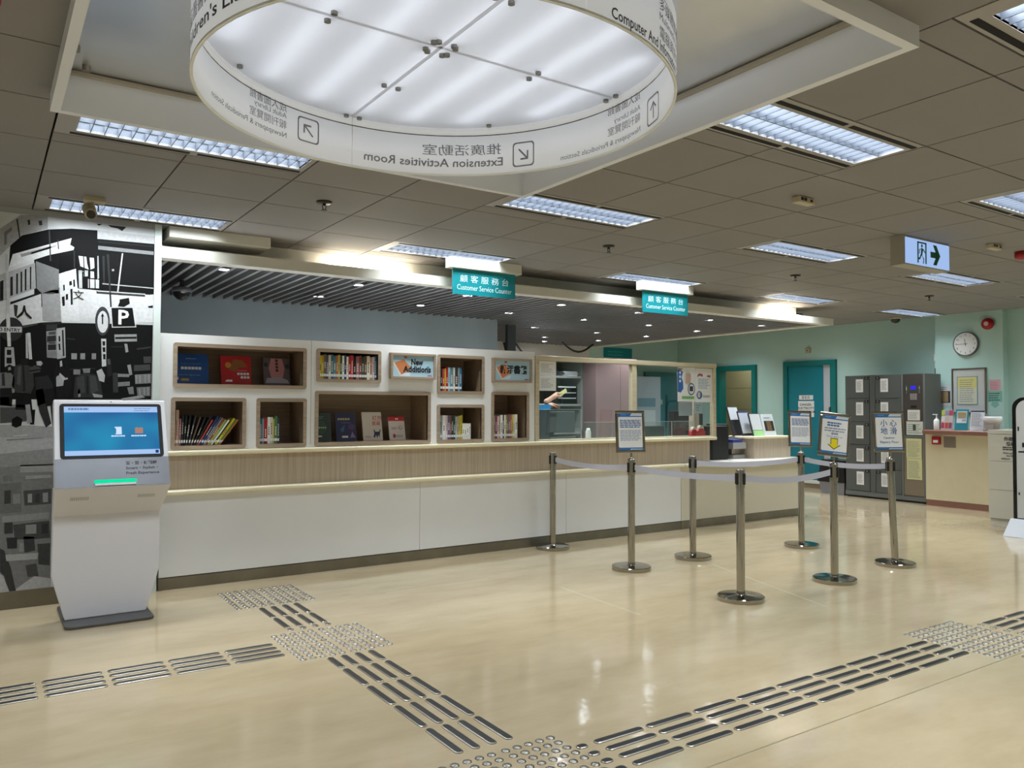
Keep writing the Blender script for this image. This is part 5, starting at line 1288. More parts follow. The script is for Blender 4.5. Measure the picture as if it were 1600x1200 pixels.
# ------------------------------------------------------------------ framed notices on the stanchions
chrome = M('chrome_frame', '#a9a39c', 0.12, 1.0)
def notice(key, lab, rz, roll, kind, w_=0.285, h_=0.375, z=1.03, pitch=-4, off=(0, 0)):
    x, y = ST[key]
    t = thing('notice_holder', lab, 'notice', (x+off[0], y+off[1], z), 'framed notices on stanchions')
    t.rotation_euler = (math.radians(pitch), roll, rz)
    b_ = 0.026
    G().box(-w_/2, 0, 0, w_/2, 0.016, b_).box(-w_/2, 0, h_-b_, w_/2, 0.016, h_).box(-w_/2, 0, b_, -w_/2+b_, 0.016, h_-b_).box(w_/2-b_, 0, b_, w_/2, 0.016, h_-b_).build('frame', chrome, t, bevel=0.005, local=True)
    box(-w_/2+b_, 0.006, b_, w_/2-b_, 0.014, h_-b_).build('backing', flat('#8f8c88'), t, local=True)
    px0, pz0, pw, ph = -w_/2+b_-0.002, b_-0.002, w_-2*b_+0.004, h_-2*b_+0.004
    box(px0, 0.004, pz0, px0+pw, 0.006, pz0+ph).build('paper', PAPER, t, local=True)
    def pol(pl, mt, nm, k=0):
        g = G(); g.add([(px0+u*pw, 0.0036-0.0004*k, pz0+v*ph) for u, v in pl], [tuple(range(len(pl)))]); return g.build(nm, mt, t, local=True)
    blue = flat('#2a6cb0'); lb = flat('#8fb9e0')
    pol([(0, 0.88), (0.05, 0.90), (0.97, 0.90), (1, 0.92), (1, 0.905), (1, 0.93), (0.5, 0.93), (0.58, 1.0), (0, 1.0)], blue, 'header_band')
    pol([(0.62, 1.0), (0.54, 0.945), (1, 0.945), (1, 1.0)], flat('#c3d5e4'), 'header_corner')
    pol([(0, 0), (0.45, 0), (0.52, 0.035), (1, 0.035), (1, 0.065), (0.05, 0.065), (0, 0.09)], blue, 'footer_band')
    pol([(0.5, 0), (1, 0), (1, 0.03), (0.56, 0.03)], lb, 'footer_corner')
    g = G(); lines(g, (px0+0.1*pw, 0.003, pz0+0.945*ph), (1, 0, 0), (0, 0, 1), 0.3*pw, 0.03*ph, 1, th=0.5); g.build('header_print', flat('#7fb0e0'), t, local=True)
    bi = flat('#2f5f9c'); gi = flat('#7b8cab')
    def W(s, size, v, wd, mt=bi, bold=0.01):
        text(s, size, mt, t, (px0+pw/2, 0.003, pz0+v*ph), align='CENTER', w=wd*pw, bold=bold, local=True)
    if kind == 'long':
        g = G(); lines(g, (px0+0.07*pw, 0.003, pz0+0.60*ph), (1, 0, 0), (0, 0, 1), 0.88*pw, 0.23*ph, 5, th=0.55, seed=3, ragged=0.1); g.build('bold_print', bi, t, local=True)
        g = G(); lines(g, (px0+0.07*pw, 0.003, pz0+0.25*ph), (1, 0, 0), (0, 0, 1), 0.88*pw, 0.30*ph, 7, th=0.4, seed=8, ragged=0.15); g.build('small_print', gi, t, local=True)
    elif kind == 'arrow':
        g = G(); lines(g, (px0+0.2*pw, 0.003, pz0+0.71*ph), (1, 0, 0), (0, 0, 1), 0.62*pw, 0.13*ph, 2, th=0.6, seed=12, ragged=0.3); g.build('bold_print', bi, t, local=True)
        g = G(); lines(g, (px0+0.1*pw, 0.003, pz0+0.57*ph), (1, 0, 0), (0, 0, 1), 0.82*pw, 0.13*ph, 2, th=0.45, seed=14, ragged=0.1); g.build('small_print', gi, t, local=True)
        W('請排隊', 0.022, 0.50, 0.26); W('Please queue up', 0.018, 0.435, 0.6, gi)
        ar = [(0.5, 0.11), (0.76, 0.24), (0.64, 0.24), (0.64, 0.41), (0.36, 0.41), (0.36, 0.24), (0.24, 0.24)]
        pol(ar, flat('#3b3410'), 'arrow_outline', 1)
        pol([(0.5+(u-0.5)*0.84, 0.268+(v-0.268)*0.86) for u, v in ar], flat('#e6d60a'), 'yellow_arrow', 3)
    else:
        W('小 心', 0.07, 0.66, 0.62); W('地 滑', 0.07, 0.44, 0.62)
        W('Caution:', 0.03, 0.30, 0.42); W('Slippery Floor', 0.03, 0.18, 0.72)
    return t
notice('b', 'framed notice with blue lettering in front of the glazed office screen', -0.28, 0.0, 'long')
notice('e', 'framed notice with blue lettering in front of the closed teal door', -0.30, 0.03, 'long')
notice('f', 'framed notice with a yellow down arrow, tilted on its post', -0.42, 0.115, 'arrow', 0.285, 0.365, z=1.028, off=(0.0, 0.0))
notice('g', 'framed blue and white slippery floor warning in front of the lockers', -0.48, 0.0, 'slip', 0.305, 0.375, z=1.03, off=(-0.03, 0.02))

# ------------------------------------------------------------------ tactile paving
stud_me = None
barm = M('bar_black_insert', '#1d1e20', 0.35)
stm = M('stud_stainless', '#96928a', 0.33, 1.0)
def pad(x0, y0, lab, nx=2, ny=2, clip=None):
    global stud_me
    t = thing('tactile_pad', lab, 'tactile paving', (x0+0.3, y0+0.3, 0), 'stud pads of the tactile path')
    for ix in range(nx*5):
        for iy in range(ny*5):
            xx = x0+0.035+(ix % 5)*0.058+(ix//5)*0.302; yy = y0+0.035+(iy % 5)*0.058+(iy//5)*0.302
            if clip and not clip(xx, yy): continue
            if stud_me is None:
                o = G().lathe([(0.0195, 0.0), (0.0185, 0.003), (0.012, 0.006), (0.0, 0.0066)], n=14).build('stud', stm, t, local=True)
                stud_me = o.data
            else:
                o = bpy.data.objects.new('stud', stud_me); COL.objects.link(o); o.parent = t
            o.location = (xx-x0-0.3, yy-y0-0.3, 0)
pad(1.50, 5.69, 'square of steel studs on the floor nearest the long counter')
pad(1.50, 4.35, 'square of steel studs on the floor where three tactile strips meet')
pad(1.50, 2.20, 'square of steel studs at the bottom edge of the view')
pad(4.84, 2.20, 'square of steel studs on the floor near the right edge')
BME = {}
def bar_mesh(l, t):
    if l not in BME:
        w_ = 0.0195
        pl = []
        for cx, st in ((l-w_, -90), (w_, 90)):
            for q in range(0, 181, 30): pl.append((cx+w_*math.cos(math.radians(st+q)), w_*math.sin(math.radians(st+q))))
        def ring(s, z): return [((u-l/2)*(1-(1-s)*w_*2/l)+l/2, v*s, z) for u, v in pl]
        n = len(pl); vs = ring(1, 0)+ring(1, 0.003)+ring(0.8, 0.0055)
        fs = [(i, (i+1) % n, n+(i+1) % n, n+i) for i in range(n)]+[(n+i, n+(i+1) % n, 2*n+(i+1) % n, 2*n+i) for i in range(n)]+[tuple(range(2*n, 3*n))]
        me = bpy.data.meshes.new('bar'); me.from_pydata(vs, [], fs); me.materials.append(stm); me.materials.append(barm)
        me.polygons[len(fs)-1].material_index = 1
        BME[l] = me
    return BME[l]
def path(lab, segs, rows, axis):
    """segs: list of (start, end); rows: cross positions"""
    a0 = segs[0][0]; loc = (a0, rows[0], 0) if axis == 'x' else (rows[0], a0, 0)
    t = thing('tactile_path', lab, 'tactile paving', loc, 'bar strips of the tactile path')
    for s, e in segs:
        for r_ in rows:
            o = bpy.data.objects.new('bar', bar_mesh(round(e-s, 3), t)); COL.objects.link(o); o.parent = t
            if axis == 'x': o.location = (s-loc[0], r_-loc[1], 0)
            else: o.location = (r_-loc[0], s-loc[1], 0); o.rotation_euler = (0, 0, PI/2)
P3 = 0.3045
rl = (4.765, 4.685, 4.605, 4.53)
path('strip of four steel bars running left past the kiosk', [(1.49-P3*(i+1)+0.012, 1.49-P3*i-0.012) for i in range(7)], rl, 'x')
cw = (1.67, 1.752, 1.835, 1.918)
path('short strip of dark bars between the two stud squares near the counter', [(5.36, 5.66), (5.06, 5.335), (4.99, 5.035)], cw, 'y')
path('strip of dark bars running from the middle studs towards the camera', [(4.135, 4.335), (3.81, 4.105), (3.49, 3.785), (3.17, 3.465), (2.85, 3.145)], cw, 'y')
rr_ = (2.625, 2.545, 2.465, 2.382)
path('long strip of dark bars crossing the floor to the right', [(2.10, 2.155)]+[(2.195+P3*i, 2.195+P3*(i+1)-0.026) for i in range(8)]+[(2.195+P3*8, 4.83)], rr_, 'x')
path('strip of dark bars leaving the view at the right edge', [(5.49, 5.52)]+[(5.545+P3*i, 5.545+P3*(i+1)-0.026) for i in range(3)], rr_, 'x')
path('strip of dark bars leaving the right stud square towards the camera', [(1.88, 2.17)], (5.02, 5.10, 5.18, 5.26), 'y')

# ------------------------------------------------------------------ lockers
LX = 11.75
t = thing('locker_bank', 'grey two column locker bank with a payment terminal', 'lockers', (LX+0.22, 7.02, 0))
box(LX+0.02, 6.35, 0.03, LX+0.45, 7.68, 1.96).build('carcass', LOCK_G, t)
box(LX+0.03, 6.37, 0.0, LX+0.44, 7.66, 0.03).build('plinth', BLACK, t)
box(LX, 6.35, 0.03, LX+0.02, 7.68, 0.10).build('bottom_rail', LOCK_G, t)
for a, c, hand in ((7.245, 7.665, 1), (6.72, 7.145, -1)):
    for j in range(5):
        z0 = 0.105+j*0.371
        d = box(LX-0.006, a+0.004, z0+0.004, LX+0.02, c-0.004, z0+0.365).build('locker_door', LOCK_D, t, bevel=0.003)
        hy = a+0.045 if hand == 1 else c-0.045
        box(LX-0.014, hy-0.032, z0+0.30, LX-0.006, hy+0.032, z0+0.345).build('lock', BLACK, d)
        box(LX-0.0155, hy-0.012, z0+0.312, LX-0.014, hy+0.012, z0+0.335).build('number_tag', flat('#7a7d7c'), d)
        py = a+0.105 if hand == 1 else c-0.215
        box(LX-0.0075, py, z0+0.10, LX-0.006, py+0.125, z0+0.31).build('instruction_sheet', PAPER, d)
        g = G(); lines(g, (LX-0.008, py+0.108, z0+0.13), (0, -1, 0), ZU, 0.09, 0.15, 9, th=0.4, seed=j); g.build('sheet_print', INK_G, d)
box(LX-0.002, 7.15, 0.1, LX+0.02, 7.24, 1.96).build('divider', LOCK_D, t)
box(LX-0.012, 6.69, 0.1, LX+0.02, 6.715, 1.96).build('stile', LOCK_G, t)
box(LX-0.012, 6.35, 0.1, LX+0.02, 6.375, 1.96).build('stile', LOCK_G, t)
tp = box(LX-0.004, 6.38, 1.02, LX+0.02, 6.69, 1.955).build('terminal_panel', M('terminal_dark', '#4f4a46', 0.35, 0.3), t)
box(LX-0.008, 6.375, 0.985, LX+0.02, 6.69, 1.015).build('mid_rail', LOCK_G, t)
lp = box(LX-0.004, 6.38, 0.11, LX+0.02, 6.69, 0.98).build('lower_panel', STEEL_D, t)
box(LX-0.006, 6.49, 1.72, LX-0.004, 6.57, 1.775).build('blue_display', M_emit('blue_lcd', '#3a3af0', 0.8), tp)
for yy, n_ in ((6.635, 5), (6.435, 5)):
    for j in range(n_):
        lit = j in (1, 2) if yy > 6.5 else j == 1
        G().cyl((LX-0.004, yy, 1.77-j*0.025), (LX-0.008, yy, 1.77-j*0.025), 0.007, n=8).build('indicator', M_emit('led_green', '#a9f0c8', 0.9) if lit else flat('#8a908c'), tp)
k = box(LX-0.008, 6.47, 1.56, LX-0.004, 6.58, 1.66).build('keypad', flat('#77706e'), tp)
g = G()
for a in range(3):
    for c in range(4): g.box(LX-0.010, 6.478+a*0.034, 1.567+c*0.023, LX-0.008, 6.502+a*0.034, 1.583+c*0.023)
g.build('keys', flat('#8f8987'), k)
box(LX-0.006, 6.48, 1.44, LX-0.004, 6.57, 1.475).build('card_slot', BLACK, tp)
for (y0, z0, y1, z1, c, par, n_) in ((6.43, 1.25, 6.62, 1.41, '#d9d8d0', tp, 7), (6.385, 1.03, 6.64, 1.235, '#c9cfc4', tp, 5), (6.41, 0.675, 6.645, 0.975, '#d3d39e', lp, 14), (6.405, 0.355, 6.64, 0.67, '#d3d39e', lp, 15)):
    o = box(LX-0.0075, y0, z0, LX-0.006, y1, z1).build('instruction_sheet', flat(c), par)
    g = G(); lines(g, (LX-0.008, y1-0.02, z0+0.02), (0, -1, 0), ZU, (y1-y0)-0.04, (z1-z0)-0.05, n_, th=0.35, seed=n_); g.build('sheet_print', INK_G, par)
box(LX-0.009, 6.495, 1.10, LX-0.0075, 6.54, 1.19).build('sheet_picture', flat('#3f4a36'), tp)
# bin beside the lockers
t = thing('waste_bin', 'grey bin with black liner between the lockers and the teal door', 'bin', (11.98, 7.98, 0))
g = G()
g.add([(11.8, 7.74, 0), (12.16, 7.74, 0), (12.16, 8.17, 0), (11.8, 8.17, 0), (11.78, 7.72, 0.27), (12.18, 7.72, 0.27), (12.18, 8.2, 0.27), (11.78, 8.2, 0.27)], [(0, 3, 2, 1), (0, 1, 5, 4), (1, 2, 6, 5), (2, 3, 7, 6), (3, 0, 4, 7)]).build('bin_body', M('bin_grey', '#86868c', 0.5), t)
g = G()
g.add([(11.765, 7.70, 0.20), (12.195, 7.70, 0.20), (12.195, 8.24, 0.20), (11.765, 8.22, 0.20), (11.775, 7.72, 0.57), (12.18, 7.72, 0.57), (12.18, 8.18, 0.57), (11.775, 8.16, 0.57)], [(0, 1, 5, 4), (1, 2, 6, 5), (2, 3, 7, 6), (3, 0, 4, 7), (4, 5, 6, 7)]).build('bin_liner', M('liner_black', '#101012', 0.3), t, bevel=0.015)

# ------------------------------------------------------------------ information counter by the pier
t = thing('side_counter', 'cream side counter with brown top in front of the clock pier', 'counter', (11.97, 5.85, 0))
box(11.65, 5.30, 0.09, 12.29, 6.30, 1.05).build('body', M('cream_counter', '#d9cfae', 0.4, noise=0.02), t)
br = M('brown_edge', '#8f6656', 0.35)
box(11.655, 5.30, 0, 12.28, 6.30, 0.09).build('skirting', br, t)
box(11.59, 5.28, 1.05, 12.295, 6.32, 1.115).build('counter_top', br, t, bevel=0.012, seg=3)
box(11.645, 5.86, 0.865, 11.65, 6.03, 1.025).build('steel_plate', flat('#857a70', 0.35), t)
t = thing('fire_call_point', 'red fire call point on the cream side counter', 'call point', (11.64, 6.13, 0.90))
box(11.61, 6.07, 0.905, 11.65, 6.19, 1.02).build('case', red, t, bevel=0.006)
box(11.607, 6.095, 0.93, 11.61, 6.165, 0.97).build('glass_label', PAPER, t)
# white cabinet with lettering
t = thing('white_cabinet', 'white panelled cabinet with printed notice beside the tall standing sign', 'cabinet', (10.6, 4.2, 0))
wc = M('white_cabinet_panel', '#d2cebf', 0.4)
box(10.35, 3.4, 0.0, 10.95, 4.80, 0.088).build('plinth', wc, t)
for z0, z1 in ((0.092, 0.438), (0.442, 0.788), (0.792, 1.118)):
    box(10.33, 3.4, z0, 10.95, 4.81, z1).build('panel', wc, t, bevel=0.002)
box(10.33, 3.39, 1.122, 10.96, 4.815, 1.17).build('top', wc, t, bevel=0.003)
box(10.345, 3.41, 0.088, 10.94, 4.79, 1.12).build('carcass', flat('#6f6c62'), t)
XW = 10.327
for s, z, sz, yy in (('你是否', 1.045, 0.052, 4.625), ('借書', 0.985, 0.052, 4.60), ('Have you', 0.885, 0.032, 4.635), ('the library', 0.85, 0.032, 4.60), ('without', 0.815, 0.032, 4.66)):
    text(s, sz, INK, t, (XW, yy, z), YN, ZU, bold=0.02)
g = G(); lines(g, (XW, 4.64, 0.925), YN, ZU, 0.22, 0.05, 2, th=0.55, seed=2); g.build('small_print', INK, t)
# tall standing sign at the right edge
t = thing('standing_sign', 'tall standing sign with rounded black frame on white foot at the right edge', 'sign', (9.72, 4.0, 0))
sl = 9.72
g = G(); pl = []
y1, y0 = 4.265, 3.62
for cx, cz, st in ((y1-0.12, 1.56-0.12, 0), (y0+0.12, 1.56-0.12, 90)):
    for q in range(0, 91, 15): pl.append((cx+0.12*math.cos(math.radians(st+q)), cz+0.12*math.sin(math.radians(st+q))))
pl += [(y0, 0.17), (y1, 0.17)]
g.prism(pl, (sl, 0, 0), (0, 1, 0), (0, 0, 1), 0.07).build('frame', BLACK_GL, t, bevel=0.008)
ctr = (sum(q[0] for q in pl)/len(pl), 0.87)
g = G(); g.prism([(ctr[0]+(a-ctr[0])*0.86, ctr[1]+(c-ctr[1])*0.955) for a, c in pl], (sl-0.003, 0, 0), (0, 1, 0), (0, 0, 1), 0.003).build('face', M('sign_face', '#c5c7c6', 0.2), t)
g = G()
g.add([(sl-0.16, 3.58, 0), (sl+0.23, 3.58, 0), (sl+0.23, 4.31, 0), (sl-0.16, 4.31, 0), (sl-0.04, 3.60, 0.19), (sl+0.11, 3.60, 0.19), (sl+0.11, 4.28, 0.19), (sl-0.04, 4.28, 0.19)], [(0, 3, 2, 1), (4, 5, 6, 7), (0, 1, 5, 4), (1, 2, 6, 5), (2, 3, 7, 6), (3, 0, 4, 7)]).build('foot', M('foot_white', '#d5d9de', 0.35), t, bevel=0.006)
for z in (1.18, 0.46): box(sl-0.006, 4.19, z, sl-0.003, 4.205, z+0.05 if z > 1 else z+0.03).build('face_mark', BLACK, t)
box(sl-0.006, 4.10, 0.94, sl-0.003, 4.2, 0.955).build('face_mark', BLACK, t)
box(sl-0.006, 4.10, 1.0, sl-0.003, 4.16, 1.05).build('face_mark', BLACK, t)

# ------------------------------------------------------------------ things on the pier
t = thing('wall_clock', 'round white wall clock with grey rim on the pier', 'clock', (12.3, 6.01, 2.21))
def disc(x0, x1, y, z, r, n=36): return G().cyl((x0, y, z), (x1, y, z), r, n=n)
disc(12.3, 12.265, 6.01, 2.405, 0.185).build('rim', M('clock_rim', '#6f757a', 0.3, 0.3), t)
disc(12.2655, 12.2635, 6.01, 2.405, 0.167).build('face', PAPER, t)
for h in range(1, 13):
    a = math.radians(90-30*h); text(str(h), 0.042, INK, t, (12.2628, 6.01-0.135*math.cos(a), 2.405+0.135*math.sin(a)-0.014), YN, ZU, align='CENTER', name='numeral')
def hand(l, w_, ang, nm):
    a = math.radians(90-ang); d = Vector((0, -math.cos(a), math.sin(a))); n_ = Vector((0, math.sin(a), math.cos(a)))
    c = Vector((12.2622, 6.01, 2.405)); G().add([c-d*0.03-n_*w_, c+d*l-n_*w_*0.6, c+d*l+n_*w_*0.6, c-d*0.03+n_*w_], [(0, 1, 2, 3)]).build(nm, BLACK, t)
hand(0.085, 0.005, 352, 'hour_hand'); hand(0.13, 0.0038, 268, 'minute_hand')
t = thing('notice_board', 'steel framed notice board with a certificate on the pier', 'notice board', (12.3, 5.98, 1.37))
box(12.285, 5.74, 1.37, 12.3, 6.215, 2.03).build('board', M('board_face', '#c3c6c4', 0.25), t)
G().box(12.275, 5.73, 1.36, 12.3, 5.75, 2.04).box(12.275, 6.205, 1.36, 12.3, 6.225, 2.04).box(12.275, 5.75, 1.36, 12.3, 6.205, 1.38).box(12.275, 5.75, 2.02, 12.3, 6.205, 2.04).build('frame', STEEL_D, t)
box(12.281, 5.85, 1.49, 12.285, 6.15, 1.915).build('certificate', flat('#5e8f9a'), t)
box(12.280, 5.86, 1.50, 12.281, 6.14, 1.74).build('certificate_body', flat('#c9cbb6'), t)
box(12.280, 5.86, 1.74, 12.281, 6.14, 1.905).build('certificate_head', flat('#cfc780'), t)
g = G(); lines(g, (12.2795, 6.11, 1.53), YN, ZU, 0.22, 0.35, 11, th=0.3, seed=21); g.build('certificate_print', INK_G, t)
t = thing('wall_poster', 'small poster with a dark photo on the pier left of the notice board', 'poster', (12.3, 6.35, 1.45))
box(12.297, 6.245, 1.47, 12.3, 6.455, 1.79).build('sheet', flat('#c9ced2'), t)
box(12.296, 6.26, 1.52, 12.297, 6.44, 1.70).build('photo', flat('#2c2824'), t)
box(12.2955, 6.29, 1.53, 12.296, 6.40, 1.69).build('photo_figure', flat('#9c8260'), t)
g = G(); lines(g, (12.2955, 6.42, 1.72), YN, ZU, 0.14, 0.05, 2, th=0.4); g.build('poster_print', INK_G, t)
t = thing('pink_paper', 'pink paper notice on the pier right of the notice board', 'notice', (12.3, 5.615, 1.69))
box(12.297, 5.54, 1.695, 12.3, 5.69, 1.86).build('sheet', flat('#d0a3ac'), t)
g = G(); lines(g, (12.2965, 5.68, 1.71), YN, ZU, 0.12, 0.12, 5, th=0.3); g.build('sheet_print', flat('#a0707c'), t)
t = thing('green_arrow_notice', 'pale green notice with a down arrow on the pier', 'notice', (12.3, 5.62, 1.44))
g = G(); g.prism([(5.52, 1.69), (5.52, 1.53), (5.575, 1.53), (5.575, 1.495), (5.555, 1.495), (5.62, 1.44), (5.685, 1.495), (5.665, 1.495), (5.665, 1.53), (5.72, 1.53), (5.72, 1.69)], (12.297, 0, 0), (0, 1, 0), (0, 0, 1), 0.003); g.build('sheet', flat('#7fb8a8'), t)
g = G(); lines(g, (12.2965, 5.70, 1.545), YN, ZU, 0.16, 0.13, 4, th=0.4, seed=4); g.build('sheet_print', INK, t)
t = thing('junction_box', 'small white junction box with cable at the edge of the pier', 'junction box', (12.36, 6.5, 2.0))
box(12.33, 6.48, 2.18, 12.40, 6.52, 2.28).build('box', WHITE, t); box(12.33, 6.48, 2.06, 12.40, 6.51, 2.13).build('box', WHITE, t)
G().tube([(12.36, 6.515, 2.07), (12.36, 6.52, 2.0), (12.36, 6.505, 1.93)], 0.006, 6).build('cable', BLACK, t)
t = thing('wall_sensor', 'small beige sensor on the teal wall above the closed door', 'sensor', (12.45, 8.85, 2.45))
box(12.41, 8.80, 2.43, 12.45, 8.90, 2.52).build('case', bg, t, bevel=0.006); box(12.407, 8.84, 2.465, 12.41, 8.86, 2.485).build('sensor_eye', BLACK, t)
# ------------------------------------------------------------------ things on the side counter
ZC = 1.115
t = thing('pump_bottle', 'white hand sanitiser pump bottle on the brown counter top', 'bottle', (11.72, 6.17, ZC))
G().lathe([(0.0, 0.0), (0.036, 0.0), (0.038, 0.01), (0.038, 0.135), (0.028, 0.155), (0.013, 0.165), (0.013, 0.185)], (11.72, 6.17, ZC), 20).build('bottle', PAPER, t)
G().cyl((11.72, 6.17, ZC+0.185), (11.72, 6.17, ZC+0.225), 0.008, n=8).cbox((11.72, 6.19, ZC+0.228), (0.018, 0.07, 0.012)).build('pump', PAPER, t)
def stand(name, lab, yc, w_, h, col, parts, x=11.92, cat='leaflet stand'):
    t = thing(name, lab, cat, (x, yc, ZC)); t.rotation_euler = (0, math.radians(10), 0)
    box(-0.006, -w_/2, 0.0, 0.006, w_/2, h).build('panel', flat(col), t, local=True)
    box(0.0, -w_/2, 0.0, 0.09, w_/2, 0.006).build('foot', flat(col), t, local=True)
    for (u0, v0, u1, v1, c) in parts:
        box(-0.008, w_/2-u1*w_, v0*h, -0.006, w_/2-u0*w_, v1*h).build('leaflet', flat(c), t, local=True)
    return t
stand('leaflet_rack', 'leaflet rack with rows of coloured cards on the brown counter top', 6.13, 0.17, 0.30, '#b9b3ae', [(0.0, 0.72, 0.3, 0.98, '#9fae3a'), (0.3, 0.72, 0.66, 0.98, '#8f86a0'), (0.68, 0.72, 0.98, 0.98, '#a83a52'), (0.03, 0.42, 0.3, 0.68, '#cfc7c4'), (0.36, 0.42, 0.62, 0.68, '#b8a59c'), (0.68, 0.42, 0.95, 0.68, '#b8b0ac'), (0.03, 0.08, 0.3, 0.36, '#a83a52'), (0.36, 0.08, 0.64, 0.36, '#b5453a'), (0.68, 0.08, 0.95, 0.36, '#8a3f6a')])
stand('leaflet_stand', 'teal leaflet stand with a yellow card on the brown counter top', 5.92, 0.18, 0.31, '#1f8090', [(0.12, 0.34, 0.9, 0.9, '#cdd3d6'), (0.16, 0.55, 0.86, 0.86, '#cfae3e'), (0.55, 0.42, 0.86, 0.52, '#3a4a52')])
t = stand('document_stand', 'white printed sheet in a clear stand on the brown counter top', 5.70, 0.19, 0.29, '#d2d3d8', [(0.0, 0.93, 1.0, 1.0, '#2a3560')])
g = G(); lines(g, (-0.008, 0.08, 0.06), YN, ZU, 0.15, 0.2, 9, th=0.4, seed=6); g.build('sheet_print', INK_G, t, local=True)
t = thing('white_basin', 'white rounded dispenser bowl on legs at the counter end', 'dispenser', (11.9, 5.47, ZC))
G().lathe([(0.0, 0.0), (0.075, 0.0), (0.09, 0.11), (0.115, 0.12), (0.12, 0.19), (0.112, 0.205), (0.095, 0.205), (0.085, 0.15), (0.0, 0.145)], (11.9, 5.47, ZC), 28).build('bowl', PAPER, t)
box(11.78, 5.42, ZC+0.02, 11.81, 5.52, ZC+0.10).build('front_panel', flat('#a9a39e'), t)

# ------------------------------------------------------------------ glazed office screen
gs = thing('glazed_screen', 'wood framed glass screen of two panes on the counter', 'glass screen', (6.14, 6.68, 1.078))
GF = M_wood('screen_frame_wood', '#b8aa8c', '#cfc3a6', (2, 40, 40))
ZB, ZT = 1.078, 1.97
GY0, GY1 = 6.65, 6.71
G().box(4.77, GY0-0.01, ZT-0.05, 7.51, GY1+0.01, ZT).build('top_rail', GF, gs, bevel=0.004)
for a, c in ((4.77, 4.82), (6.12, 6.19), (7.46, 7.51)):
    box(a, GY0, ZB, c, GY1, ZT-0.05).build('post', GF, gs, bevel=0.003)
box(4.82, GY0+0.01, ZB, 7.46, GY1, ZB+0.012).build('sill', GF, gs)
glass = M_glass('clear_pane', (0.86, 0.90, 0.90))
for a, c in ((4.82, 6.12), (6.19, 7.46)):
    box(a, 6.677, ZB+0.012, c, 6.683, ZT-0.05).build('pane', glass, gs)
def sheet(name, lab, x0, z0, x1, z1, n, y=6.668, col=None, cat='notice', seed=1):
    t = thing(name, lab, cat, ((x0+x1)/2, y, z0))
    box(x0, y, z0, x1, y+0.0015, z1).build('sheet', flat(col) if col else PAPER, t)
    if n:
        g = G(); lines(g, (x0+0.025, y-0.0006, z0+0.03), (1, 0, 0), ZU, (x1-x0)-0.05, (z1-z0)-0.05, n, th=0.3, seed=seed, ragged=0.5); g.build('sheet_print', INK_G, t)
    return t
sheet('paper_notice', 'upper white paper taped to the left glass pane', 4.83, 1.765, 5.05, 1.915, 8)
sheet('paper_notice', 'lower white paper taped to the left glass pane', 4.83, 1.605, 5.05, 1.755, 7, seed=5)
# two posters on the right pane
t = sheet('glass_poster', 'left blue and white poster on the right glass pane', 6.86, 1.505, 7.155, 1.915, 0, cat='poster')
py = 6.6672
def pp(pl, c, nm, k=0):
    g = G(); g.add([(a, py-0.0004*k, b2) for a, b2 in pl], [tuple(range(len(pl)))]); g.build(nm, flat(c), t)
pp([(6.86, 1.62), (6.91, 1.61), (6.955, 1.66), (6.95, 1.74), (6.925, 1.79), (6.95, 1.86), (6.90, 1.885), (6.86, 1.88)], '#2a64ac', 'blue_wave')
for z in (1.85, 1.80, 1.75): pp([(6.90+0.016*math.cos(a*PI/5), z+0.018*math.sin(a*PI/5)) for a in range(10)], '#dfe6ee', 'number_dot', 1)
pp([(7.03+0.06*math.cos(a*PI/9), 1.785+0.09*math.sin(a*PI/9)) for a in range(18)], '#c9d0d6', 'picture_ring')
pp([(6.99, 1.72), (7.07, 1.72), (7.08, 1.84), (7.0, 1.845)], '#c4a18a', 'phone_picture', 1)
pp([(7.09+0.062*math.cos(a*PI/9), 1.655+0.075*math.sin(a*PI/9)) for a in range(18)], '#3c5f8a', 'badge_ring', 1)
pp([(7.09+0.05*math.cos(a*PI/9), 1.655+0.06*math.sin(a*PI/9)) for a in range(18)], '#d9dde2', 'badge', 2)
pp([(7.06, 1.63), (7.12, 1.63), (7.12, 1.69), (7.06, 1.69)], '#3a2f38', 'badge_picture', 3)
pp([(6.93, 1.535), (7.14, 1.535), (7.14, 1.57), (6.93, 1.57)], '#6fae6a', 'green_band')
pp([(6.865, 1.885), (6.94, 1.885), (6.94, 1.90), (6.865, 1.90)], '#9a6f80', 'header_mark')
t = sheet('glass_poster', 'right poster with pink heading on the right glass pane', 7.16, 1.50, 7.455, 1.91, 0, cat='poster')
g = G(); lines(g, (7.21, 6.6674, 1.66), (1, 0, 0), ZU, 0.21, 0.13, 7, th=0.45, seed=3); g.build('poster_print', flat('#7fa0bb'), t)
pp([(7.19, 1.80), (7.23, 1.82), (7.29, 1.81), (7.29, 1.84), (7.23, 1.85), (7.2, 1.83)], '#a0566a', 'heading')
pp([(7.36, 1.81), (7.42, 1.80), (7.43, 1.83), (7.37, 1.83)], '#a0566a', 'heading')
pp([(7.23+0.05*math.cos(a*PI/8), 1.585+0.05*math.sin(a*PI/8)) for a in range(16)], '#2f6aa0', 'badge_ring')
pp([(7.20, 1.56), (7.24, 1.555), (7.245, 1.62), (7.20, 1.62)], '#d8c4b4', 'hand_picture', 1)
g = G(); lines(g, (7.29, 6.6674, 1.555), (1, 0, 0), ZU, 0.15, 0.03, 2, th=0.5, seed=3); g.build('poster_print', flat('#2a4a6a'), t)
sheet('paper_notice', 'plain grey white paper below the posters on the right pane', 6.90, 1.335, 7.13, 1.50, 0, y=6.69, col='#c6c8ce')
sheet('paper_notice', 'small white and blue card below the posters', 7.17, 1.36, 7.31, 1.50, 3, y=6.69, col='#cdd6de')
